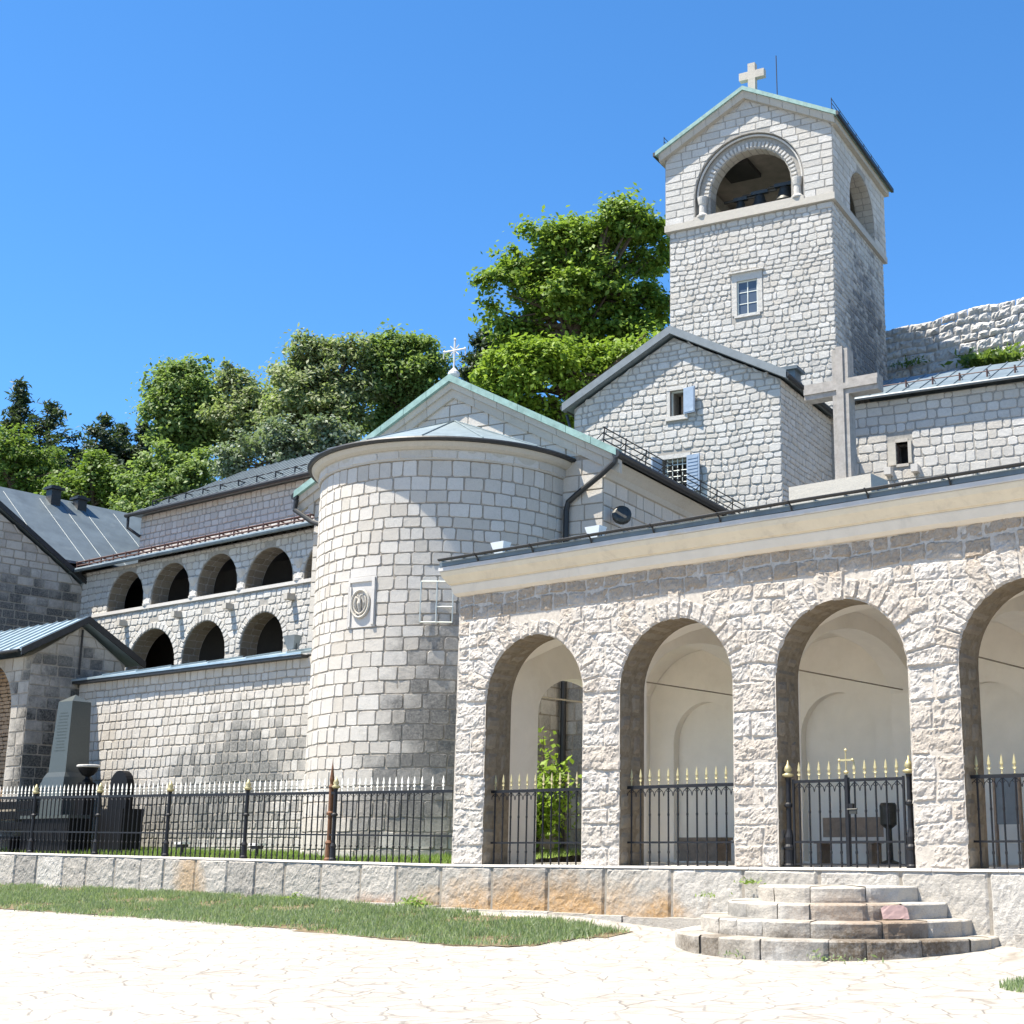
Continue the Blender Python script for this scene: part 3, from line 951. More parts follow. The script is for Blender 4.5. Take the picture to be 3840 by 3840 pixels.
def gate():
    l = ARC_L[2]
    rt = root('iron_gate', FA, 'two leaf black iron gate with gilt spears above the steps', 'gate', at=(l, .14, SILL))
    for x in (.13, ARC_W - .13):
        b = MB()
        b.lathe([(.10, 0), (.10, .05), (.085, .07), (.085, .30), (.10, .33), (.10, .36), (.075, .40), (.085, .52), (.06, .60), (.045, .66), (.045, 1.02), (.075, 1.05), (.075, 1.09), (.045, 1.12), (.045, 1.50), (.06, 1.55)], n=14)
        p = b.build('post', M_iron, rt, smooth=False); p.location = (x, 0, 0)
        c = MB(); c.lathe([(.06, 0), (.10, .02), (.105, .05), (.05, .07), (.05, .09), (.075, .12), (.055, .18), (.02, .23), (.004, .30)], n=14)
        g = c.build('post_cap', M_gold, p, smooth=True); g.location = (0, 0, 1.56)
    half = (ARC_W - .44) / 2
    for s in (0, 1):
        x0 = .22 + s * half + (.01 if s else 0); x1 = x0 + half - .01
        leaf = bpy.data.objects.new('gate_leaf', None); COL.objects.link(leaf); leaf.parent = rt
        fr_ = MB()
        fr_.box(x0, x0 + .035, -.018, .018, .03, 1.52); fr_.box(x1 - .035, x1, -.018, .018, .03, 1.52)
        fr_.box(x0 + .035, x1 - .035, -.016, .016, 1.45, 1.50); fr_.box(x0 + .035, x1 - .035, -.014, .014, .42, .455); fr_.box(x0 + .035, x1 - .035, -.012, .012, .05, .075)
        n = 5; sp = (x1 - x0 - .07) / n
        for i in range(n): tracery(fr_, x0 + .035 + sp * i, x0 + .035 + sp * (i + 1), 1.45)
        if s:
            fr_.box(x0 - .02, x0 + .10, -.03, .03, .98, 1.08); 
        fr_.build('leaf_frame', M_iron, leaf)
        for i in range(n):
            o = copy_tree(proto['bar'], leaf); o.location = (x0 + .035 + sp * (i + .5), 0, 0)
    b = MB()
    xc = .22 + half
    b.box(xc - .028, xc + .028, -.035, -.019, .02, 1.56)
    b.build('centre_stile', M_iron, rt)
    c = MB()
    c.tube([(xc, -.02, 1.56), (xc, -.02, 1.98)], .013, 6); c.box(xc - .13, xc + .13, -.03, -.01, 1.80, 1.835)
    c.lathe([(.035, 0), (.05, .03), (.02, .06)], (xc, -.02, 1.58), n=8)
    for dx, dz in ((-.13, 0), (.13, 0), (0, .17)):
        c.lathe([(.006, -.03), (.03, 0), (.006, .03)], (xc + dx, -.02, 1.818 + dz), n=8)
    c.build('gate_cross', M_gold, rt)
    lk = MB(); lk.box(xc + .06, xc + .20, -.06, -.03, .90, 1.0); lk.tube([(xc + .02, -.06, .98), (xc + .22, -.06, .985)], .012, 6)
    lk.build('lock', M_verdb, rt)
gate()

# ------------------------------------------------------------------ iron fence on the base wall
fence = root('iron_fence', FA, 'long black iron fence with cream spearheads on the low wall', 'fence')
POSTS = [-31.62, -28.52, -25.42, -22.35, -19.27, -16.14]
def build_fence():
    y = .02
    for nm, za, zb, th in (('top_rail', 1.47, 1.53, .018), ('bottom_rail', .56, .595, .014)):
        b = MB()
        xs = np.linspace(-34.4, -12.44, 30); V = []; F = []
        for x in xs:
            t = sill_z(x)
            V += [(x, y - th, t + za), (x, y + th, t + za), (x, y + th, t + zb), (x, y - th, t + zb)]
        for k in range(len(xs) - 1):
            for i in range(4): F.append((k * 4 + i, (k + 1) * 4 + i, (k + 1) * 4 + (i + 1) % 4, k * 4 + (i + 1) % 4))
        b.add(V, F); b.build(nm, M_iron, fence)
    pb = MB()
    pb.lathe([(.085, 0), (.085, .06), (.07, .08), (.065, .30), (.075, .33), (.045, .40), (.045, .98), (.075, 1.0), (.075, 1.03), (.045, 1.06), (.045, 1.56), (.06, 1.6)], n=12)
    p0 = pb.build('post', M_iron, fence)
    cb = MB(); cb.lathe([(.06, 0), (.09, .02), (.095, .05), (.05, .08), (.07, .12), (.045, .18), (.004, .26)], n=12)
    c0 = cb.build('post_cap', M_gold, p0, smooth=True); c0.location = (0, 0, 1.6)
    for i, x in enumerate(POSTS):
        o = p0 if i == 0 else copy_tree(p0, fence)
        o.location = (x, y, sill_z(x))
    # heavier brown post
    b = MB()
    b.lathe([(.10, 0), (.10, .05), (.075, .08), (.07, .35), (.085, .40), (.05, .46), (.05, 1.0), (.085, 1.02), (.085, 1.06), (.055, 1.1), (.055, 1.58), (.07, 1.64), (.04, 1.70), (.055, 1.80), (.03, 2.0), (.012, 2.15), (.003, 2.28)], n=12)
    o = b.build('post', M_rustp, fence, label='rusty brown corner post with tall pointed finial'); o.location = (-16.31, y + .02, sill_z(-16.3))
    xs = []
    x = -12.75
    for k in range(3): xs.append(x); x -= .32
    x = -13.62
    while x > -34.2:
        if all(abs(x - p) > .10 for p in POSTS + [-16.31]): xs.append(x)
        x -= .193
    bm0 = None; rest = []
    for k, x in enumerate(xs):
        if k >= 100: rest.append(x); continue
        if bm0 is None:
            bm0 = bar_mesh(.0, 1.48, [(.10, .022), (.34, .026), (1.02, .020)], .016).build('bar', M_iron, fence)
            s_ = spear(M_cream, 'spearhead', .30, .03); s_.parent = bm0; s_.location = (0, 0, 1.53)
            o = bm0
        else: o = copy_tree(bm0, fence)
        o.location = (x, y, sill_z(x))
    b = MB()
    for x in rest:
        b.tube([(x, y, sill_z(x)), (x, y, sill_z(x) + 1.48)], .0125, 6)
        b.lathe([(.012, 1.53), (.03, 1.61), (.012, 1.64), (.034, 1.68), (.002, 1.83)], (x, y, sill_z(x)), n=6, m=1)
    o = b.build('bar_row', [M_iron, M_cream], fence); o['kind'] = 'stuff'
    t = MB()
    for i in range(len(xs) - 1):
        if abs(xs[i] - xs[i + 1]) < .34:
            x0, x1 = xs[i + 1], xs[i]; z = sill_z((x0 + x1) / 2) + 1.47
            c = (x0 + x1) / 2
            t.tube([(x0, y, z - .12), (x0 + .015, y, z - .06), (c, y, z)], .008, 4, cap=False)
            t.tube([(x1, y, z - .12), (x1 - .015, y, z - .06), (c, y, z)], .008, 4, cap=False)
        elif t.v:
            t.build('tracery', M_iron, fence); t = MB()
    if t.v: t.build('tracery', M_iron, fence)
build_fence()

# ------------------------------------------------------------------ church with its round apse
church = root('church', FB, 'stone church with round apse and green copper gable roof', 'church')
RA = 3.48
def PCyl(r):
    def P(t, z, d):
        a = t / r
        return ((r + d) * math.sin(a), -(r + d) * math.cos(a), z)
    return P
def wallP(axis, at, sgn):
    if axis == 'y': return lambda a, z, d: (a, at + sgn * d, z)
    return lambda a, z, d: (at + sgn * d, a, z)
def build_church():
    gz = .6
    # gable wall and side walls
    mb = MB()
    HW = 4.68; SL = .53; AP = 13.72
    out = [(-HW, gz), (HW, gz), (HW, AP - SL * HW), (0, AP), (-HW, AP - SL * HW)]
    mb.prism(lambda a, b, d: (a, d, b), out, 0, 13)
    lo = lambda z: ((-HW, HW) if z < AP - SL * HW else (-(AP - z) / SL, (AP - z) / SL))
    kw = dict(gap=.022, depth=.02, bev=.012, jit=.006, corner=.012)
    fr = free_fn(lambda z: (RA * .96, HW) if z < 11.3 else lo(z))
    masonry(mb, wallP('y', 0, -1), fr, gz, 11.2, (.34, .46), (.45, .8), seed=61, **kw)
    masonry(mb, wallP('y', 0, -1), free_fn(lo), 11.3, AP - .05, (.34, .42), (.45, .8), seed=62, **kw)
    masonry(mb, wallP('y', 0, -1), free_fn(lambda z: (-HW, -RA * .96)), gz, 11.2, (.34, .46), (.45, .8), seed=63, **kw)
    masonry(mb, wallP('x', HW, 1), free_fn(lambda z: (0, 13)), 6.5, 10.7, (.32, .44), (.40, .75), seed=64, **kw)
    masonry(mb, wallP('x', -HW, -1), free_fn(lambda z: (0, 9)), 6.5, 10.7, (.32, .44), (.40, .75), seed=65, **kw)
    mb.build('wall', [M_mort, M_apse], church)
    # apse
    ab = MB(); n = 72; V = []; F = []
    for zz in (gz, 11.15):
        for k in range(n + 1):
            a = -math.pi / 2 + math.pi * k / n
            V.append((RA * math.sin(a), -RA * math.cos(a), zz))
    F = [(k, k + 1, n + 2 + k, n + 1 + k) for k in range(n)]
    ab.add(V, F, 0)
    half = math.pi * RA / 2
    kw = dict(gap=.018, depth=.02, bev=.015, jit=.013, corner=.028)
    fr = free_fn(lambda z: (-half, half), [('rect', -.62, .24, 6.55, 7.85)])
    masonry(ab, PCyl(RA), fr, gz, 6.55, (.30, .42), (.30, .66), seed=66, wave=.03, **kw)
    masonry(ab, PCyl(RA), fr, 6.55, 10.72, (.28, .35), (.28, .52), seed=67, wave=.03, **kw)
    kw['gap'] = .014
    masonry(ab, PCyl(RA + .06), free_fn(lambda z: (-half * 1.017, half * 1.017)), 10.74, 10.96, (.22, .22), (.5, .85), seed=68, m=1, **kw)
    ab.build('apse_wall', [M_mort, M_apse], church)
    def ringsweep(name, prof, mat, seg=64):
        b = MB(); V = []; q = len(prof)
        for k in range(seg + 1):
            a = -math.pi / 2 + math.pi * k / seg
            for r, z in prof: V.append((r * math.sin(a), -r * math.cos(a), z))
        F = [(k * q + i, (k + 1) * q + i, (k + 1) * q + (i + 1) % q, k * q + (i + 1) % q) for k in range(seg) for i in range(q)]
        b.add(V, F); return b.build(name, mat, church)
    ringsweep('apse_cornice', [(RA - .1, 10.72), (RA + .05, 10.72), (RA + .07, 10.97), (RA + .12, 10.98), (RA + .20, 11.03), (RA + .26, 11.11), (RA + .27, 11.14), (RA - .1, 11.14)], M_trim)
    ringsweep('apse_gutter', [(RA + .2, 11.144), (RA + .36, 11.144), (RA + .39, 11.20), (RA + .37, 11.24), (RA + .2, 11.22)], M_dark)
    b = MB(); seg = 48; V = []
    for k in range(seg + 1):
        a = -math.pi / 2 + math.pi * k / seg
        V.append(((RA + .37) * math.sin(a), -(RA + .37) * math.cos(a), 11.24)); V.append((.02 * math.sin(a), -.02 * math.cos(a), 12.78))
    b.add(V, [(2 * k, 2 * k + 2, 2 * k + 3, 2 * k + 1) for k in range(seg)])
    for a in np.linspace(-math.pi / 2, math.pi / 2, 9):
        p = [((RA + .36) * math.sin(a), -(RA + .36) * math.cos(a), 11.262), (.05 * math.sin(a), -.05 * math.cos(a), 12.79)]
        b.tube(p, .016, 5)
    b.build('apse_roof', M_tin2, church)
    # main roof, raking stone cornice, copper verge
    rb = MB(); EX = 5.22; yf, yb = -.30, 13.0; ap = 14.02; sl = .53
    for sg in (-1, 1):
        def q(x, y, dz): return (sg * x, y, ap - sl * x + dz)
        rb.hexa([q(0, yf, -.12), q(EX, yf, -.12), q(EX, yb, -.12), q(0, yb, -.12), q(0, yf, 0), q(EX, yf, 0), q(EX, yb, 0), q(0, yb, 0)])
    rb.build('roof', M_cop2, church)
    for sg in (-1, 1):
        vb = MB()
        def q(x, y, dz): return (sg * x, y, ap - sl * x + dz)
        n = 7
        for k in range(n):
            x0, x1 = EX * k / n, EX * (k + 1) / n - .012
            vb.hexa([q(x0, yf - .04, -.16), q(x1, yf - .04, -.16), q(x1, yf + .3, -.16), q(x0, yf + .3, -.16), q(x0, yf - .04, .035), q(x1, yf - .04, .035), q(x1, yf + .3, .035), q(x0, yf + .3, .035)])
        vb.build('copper_verge', M_cop, church)
        cb = MB()
        for (o0, d0, d1) in ((-.20, -.34, -.165), (-.10, -.58, -.344)):
            x = 0
            while x < EX - .1:
                w = min(rnd.uniform(.7, 1.0), EX - x)
                cb.hexa([q(x, o0, d0), q(x + w - .012, o0, d0), q(x + w - .012, .02, d0), q(x, .02, d0), q(x, o0 - .03, d1), q(x + w - .012, o0 - .03, d1), q(x + w - .012, .02, d1), q(x, .02, d1)])
                x += w
        cb.build('raking_cornice', M_trim, church)
        # eaves cornice and gutter along the nave
        eb = MB()
        X0 = HW - .01
        pr = [(0, 10.62), (.10, 10.64), (.16, 10.78), (.30, 10.92), (.40, 11.0), (.40, 11.04), (0, 11.04)]
        V = []; q_ = len(pr)
        for yy in (-.08, 13): V += [(sg * (X0 + a), yy, b_) for a, b_ in pr]
        eb.add(V, [(i, q_ + i, q_ + (i + 1) % q_, (i + 1) % q_) for i in range(q_)] + [tuple(range(q_)), tuple(range(2 * q_ - 1, q_ - 1, -1))])
        eb.build('eaves_cornice', M_trim, church)
        gb = MB(); gb.tube([(sg * (EX - .02), -.33, 11.14), (sg * (EX - .02), 13, 11.14)], .11, 10)
        gb.build('gutter', M_dark, church)
        pb = MB()
        if sg > 0:
            pb.tube([(EX - .05, -.25, 11.08), (EX - .10, -.27, 10.93), (4.75, -.22, 10.68), (3.95, -.14, 10.22), (3.72, -.13, 10.06), (3.66, -.13, 9.85), (3.66, -.13, 1.2)], .075, 10)
        else:
            pb.tube([(-EX + .05, -.25, 11.05), (-EX + .02, -.25, 10.75), (-4.6, -.2, 10.35), (-3.9, -.14, 10.1)], .075, 10)
        pb.build('downpipe', M_dark, church)
    # snow guard on the right eaves
    sgb = MB()
    for hh in (.12, .30, .46): sgb.tube([(4.55, .2, 11.62 + hh), (4.55, 12.8, 11.62 + hh)], .018, 5)
    y = .3
    while y < 12.8:
        sgb.tube([(4.5, y, 11.55), (4.55, y, 12.12)], .018, 5); sgb.tube([(4.25, y, 11.75), (4.55, y, 12.0)], .014, 5)
        y += 1.25
    sgb.build('snow_guard', M_iron, church)
    # cross on the gable
    c = MB()
    c.lathe([(.11, 0), (.13, .03), (.17, .12), (.15, .20), (.08, .27), (.04, .32)], (0, -.1, 13.98), n=12)
    c.tube([(0, -.1, 14.25), (0, -.1, 15.12)], .028, 8)
    c.tube([(-.32, -.1, 14.82), (.32, -.1, 14.82)], .026, 8)
    for dx, dz in ((-.34, 14.82), (.34, 14.82), (0, 15.14)): c.lathe([(.01, -.05), (.045, 0), (.01, .05)], (dx, -.1, dz), n=8)
    for dx in (-.36, .36): c.tube([(dx, -.1, 14.8), (dx, -.1, 14.62)], .015, 5)
    for i in range(4):
        a = math.pi / 4 + i * math.pi / 2
        c.tube([(.0, -.1, 14.82), (.2 * math.cos(a), -.1, 14.82 + .2 * math.sin(a))], .018, 5)
    c.build('gable_cross', plain('white_painted_iron', (.50, .50, .49), .4, var=.15, scale=12), church)
    # carved relief on the apse
    P = PCyl(RA)
    b = MB()
    def slab(t0, t1, z0, z1, d0, d1, m=0):
        n = 6; V = []
        for k in range(n + 1):
            t = t0 + (t1 - t0) * k / n
            V += [P(t, z0, d0), P(t, z0, d1), P(t, z1, d1), P(t, z1, d0)]
        F = [(k * 4 + i, (k + 1) * 4 + i, (k + 1) * 4 + (i + 1) % 4, k * 4 + (i + 1) % 4) for k in range(n) for i in range(4)]
        F += [(0, 1, 2, 3), tuple(n * 4 + i for i in (3, 2, 1, 0))]
        b.add(V, F, m)
    slab(-.62, .24, 6.57, 7.83, -.02, .03)
    slab(-.60, .22, 7.84, 8.06, -.02, .015)
    for a in ((-.60, -.54, 6.62, 7.72), (.14, .22, 6.62, 7.78), (-.6, .22, 7.70, 7.80), (-.58, -.5, 6.6, 7.6)): slab(*a, .03, .07)
    b.build('relief_panel', M_trimw, church)
    b2 = MB()
    tc, zc = -.19, 7.15
    ring = [(tc + .27 * math.cos(a), zc + .34 * math.sin(a)) for a in np.linspace(0, 2 * math.pi, 25)]
    b2.tube([P(t, z, .07) for t, z in ring], .035, 6, cap=False)
    wr_ = [(tc + .19 * math.cos(a), zc + .25 * math.sin(a)) for a in np.linspace(2.3, 7.1, 18)]
    b2.tube([P(t, z, .07) for t, z in wr_], .028, 6)
    # eagle: body, spread wings, two heads
    for sgn in (-1, 1):
        b2.tube([P(tc + sgn * .02, zc + .10, .07), P(tc + sgn * .09, zc + .16, .09), P(tc + sgn * .14, zc + .02, .08), P(tc + sgn * .10, zc - .14, .06)], [.03, .045, .04, .015], 7)
        b2.tube([P(tc, zc + .10, .08), P(tc + sgn * .035, zc + .20, .1), P(tc + sgn * .085, zc + .22, .08)], [.035, .028, .012], 6)
    b2.tube([P(tc, zc + .16, .07), P(tc, zc, .09), P(tc, zc - .2, .07)], [.04, .065, .03], 8)
    b2.build('relief_emblem', M_trim, church)
    # metal frame bolted on the apse
    f = MB()
    for t in (1.42, 1.80, 2.18): f.tube([P(t, 6.62, .10), P(t, 7.62, .10)], .02, 4)
    for z in (6.62, 7.0, 7.62):
        f.tube([P(t, z, .10) for t in ((1.42, 1.8, 2.18) if z != 7.0 else (1.8, 2.18))], .018, 4)
    f.build('metal_frame', M_paint, church)
    lamp = MB()
    lamp.lathe([(.05, 0), (.20, .02), (.25, .08), (.25, .22), (.18, .26)], (0, 0, 0), n=14)
    lamp.tube([(0, 0, -.25), (0, 0, .0)], .03, 6)
    o = lamp.build('wall_lamp', M_verdb, church); o.location = (HW + .3, .45, 9.62); o.rotation_euler = (R_(70), 0, R_(30))
build_church()

# ------------------------------------------------------------------ house behind the church
def window(parent, x0, x1, z0, z1, P, depth=.22, bars=(1, 1), frame_m=None, glass=None, fw=.05, surround=None):
    """recess frame + pane set in a wall face; P(x,z,d) with d outward"""
    fr_ = MB()
    def bx(a0, a1, c0, c1, d0, d1): fr_.hexa([P(a0, c0, d0), P(a1, c0, d0), P(a1, c1, d0), P(a0, c1, d0), P(a0, c0, d1), P(a1, c0, d1), P(a1, c1, d1), P(a0, c1, d1)])
    d0, d1 = .04, .075
    bx(x0, x0 + fw, z0, z1, d0, d1); bx(x1 - fw, x1, z0, z1, d0, d1); bx(x0 + fw, x1 - fw, z1 - fw, z1, d0, d1); bx(x0 + fw, x1 - fw, z0, z0 + fw, d0, d1)
    nx, nz = bars
    for i in range(1, nx): 
        x = x0 + (x1 - x0) * i / nx; bx(x - .018, x + .018, z0 + fw, z1 - fw, d0 + .004, d1 - .004)
    for i in range(1, nz):
        z = z0 + (z1 - z0) * i / nz; bx(x0 + fw, x1 - fw, z - .015, z + .015, d0 + .008, d1 - .008)
    win = fr_.build('window', frame_m or M_paint, parent)
    pb = MB()
    pb.add([P(x0 + .01, z0 + .01, .05), P(x1 - .01, z0 + .01, .05), P(x1 - .01, z1 - .01, .05), P(x0 + .01, z1 - .01, .05)], [(0, 1, 2, 3)])
    pb.build('pane', glass or M_glass, win)
    return win

house = root('stone_house', FB, 'tall gabled stone house with shuttered windows in front of the bell tower', 'house')
HX0, HX1, HY = -1.78, 5.88, 10.0
def build_house():
    xc = (HX0 + HX1) / 2; hw = (HX1 - HX0) / 2
    mb = MB(); zb = 1; ez = 16.2; sl = .53; ap = ez + sl * hw
    w1 = (1.92, 2.44, 15.42, 16.33); w2 = (1.62, 2.53, 12.72, 13.95)
    rect = lambda w: [(w[0], w[2]), (w[1], w[2]), (w[1], w[3]), (w[0], w[3])]
    out = [(HX0, zb), (HX1, zb), (HX1, ez), (xc, ap), (HX0, ez)]
    mb.prism(lambda a, b, d: (a, d, b), out, HY, HY + .7, [rect(w1), rect(w2)])
    mb.box(HX0, HX0 + .6, HY + .7, 21, zb, ez); mb.box(HX1 - .6, HX1, HY + .7, 21, zb, ez)
    mb.box(HX0 + .6, HX1 - .6, 20.4, 21, zb, ez)
    lo = lambda z: ((HX0, HX1) if z < ez else (xc - (ap - z) / sl, xc + (ap - z) / sl))
    hl = [('rect', w1[0] - .12, w1[1] + .12, w1[2] - .16, w1[3] + .14), ('rect', w2[0] - .14, w2[1] + .14, w2[2] - .16, w2[3] + .16)]
    kw = dict(gap=.02, depth=.026, bev=.024, jit=.018, corner=.04, wave=.06)
    masonry(mb, wallP('y', HY, -1), free_fn(lo, hl), 11.2, ap - .1, (.17, .30), (.19, .48), seed=71, **kw)
    masonry(mb, wallP('x', HX1, 1), free_fn(lambda z: (HY, 20)), 11.2, ez, (.17, .28), (.19, .48), seed=72, **kw)
    mb.build('wall', [M_mortl, M_house], house)
    for w, t in ((w1, .12), (w2, .14)):
        sb = MB()
        sb.box(w[0] - t, w[0], HY - .05, HY + .3, w[2], w[3]); sb.box(w[1], w[1] + t, HY - .05, HY + .3, w[2], w[3])
        sb.box(w[0] - t, w[1] + t, HY - .06, HY + .3, w[3] + .001, w[3] + .15); sb.box(w[0] - t - .03, w[1] + t + .03, HY - .09, HY + .3, w[2] - .15, w[2] - .001)
        sb.build('window_surround', M_house, house)
    # rooms behind the openings
    vb = MB()
    for w in (w1, w2): vb.box(w[0] - .2, w[1] + .2, HY + .72, HY + 2.0, w[2] - .3, w[3] + .3)
    vb.build('dark_room', M_void, house)
    Pw = wallP('y', HY + .26, -1)
    fr_ = MB()
    fr_.box(w1[0], w1[0] + .04, HY + .1, HY + .2, w1[2], w1[3]); fr_.box(w1[0] + .04, w1[1], HY + .1, HY + .2, w1[3] - .04, w1[3])
    fr_.box(w1[0] + .20, w1[1], HY + .45, HY + .49, w1[2], w1[3] - .05, 1)
    wn = fr_.build('window', [M_paint, M_wood], house)
    s = MB(); s.box(0, .46, -.05, .0, 0, .90); s.box(.03, .43, -.062, -.05, .04, .86)
    o = s.build('shutter', M_shut, wn); o.location = (w1[1] + .03, HY - .07, w1[2] + .01); o.rotation_euler = (0, 0, R_(-14))
    g = MB()
    for i in range(1, 5): g.tube([(w2[0] + (w2[1] - w2[0]) * i / 5, HY + .03, w2[2]), (w2[0] + (w2[1] - w2[0]) * i / 5, HY + .03, w2[3])], .016, 6)
    for i in range(1, 6): g.tube([(w2[0], HY + .03, w2[2] + (w2[3] - w2[2]) * i / 6), (w2[1], HY + .03, w2[2] + (w2[3] - w2[2]) * i / 6)], .016, 6)
    wn2 = MB(); 
    wn2.box(w2[0], w2[0] + .05, HY + .2, HY + .3, w2[2], w2[3]); wn2.box(w2[1] - .05, w2[1], HY + .2, HY + .3, w2[2], w2[3]); wn2.box(w2[0], w2[1], HY + .201, HY + .299, w2[3] - .05, w2[3] - .001)
    w2o = wn2.build('window', M_paint, house)
    g.build('grille', M_paint, w2o)
    s = MB(); s.box(0, .50, -.05, .0, 0, 1.26)
    for k in range(10): s.box(.05, .45, -.064, -.05, .06 + k * .117, .06 + k * .117 + .07)
    o = s.build('shutter', M_shut, w2o); o.location = (w2[1] + .04, HY - .07, w2[2]); o.rotation_euler = (0, 0, R_(-10))
    s = MB(); s.box(-.50, 0, -.05, 0, 0, 1.22)
    o = s.build('shutter', M_shut, w2o); o.location = (w2[0] - .02, HY - .07, w2[2]); o.rotation_euler = (0, 0, R_(75))
    # roof
    rb = MB(); yf = HY - .30; EX = hw + .30
    for sg in (-1, 1):
        def q(x, y, dz): return (xc + sg * x, y, ap + .30 - sl * x + dz)
        rb.hexa([q(0, yf, -.20), q(EX, yf, -.20), q(EX, 21, -.20), q(0, 21, -.20), q(0, yf, 0), q(EX, yf, 0), q(EX, 21, 0), q(0, 21, 0)])
    rf = rb.build('roof', M_slate, house)
    for sg in (-1, 1):
        vb = MB()
        def q(x, y, dz): return (xc + sg * x, y, ap + .30 - sl * x + dz)
        vb.hexa([q(0, yf - .03, -.24), q(EX + .02, yf - .03, -.24), q(EX + .02, yf + .2, -.24), q(0, yf + .2, -.24), q(0, yf - .03, .04), q(EX + .02, yf - .03, .04), q(EX + .02, yf + .2, .04), q(0, yf + .2, .04)])
        vb.build('verge_board', M_greyv, rf)
    for sg in (-1, 1):
        gb = MB()
        ez2 = ap + .30 - sl * EX
        gb.tube([(xc + sg * (EX + .02), yf, ez2 - .12), (xc + sg * (EX + .02), 21, ez2 - .12)], .09, 8)
        gb.build('gutter', M_dark, house)
    pb = MB(); pb.tube([(HX0 - .25, HY - .1, 16.0), (HX0 - .1, HY - .08, 15.5), (HX0 - .06, HY - .08, 12)], .05, 8)
    pb.build('downpipe', M_dark, house)
    cb = MB(); cb.box(5.05, 5.6, 12.2, 12.8, 16.2, 17.25); cb.box(4.93, 5.72, 12.08, 12.92, 17.25, 17.36)
    cb.build('chimney', M_slate2, rf)
build_house()

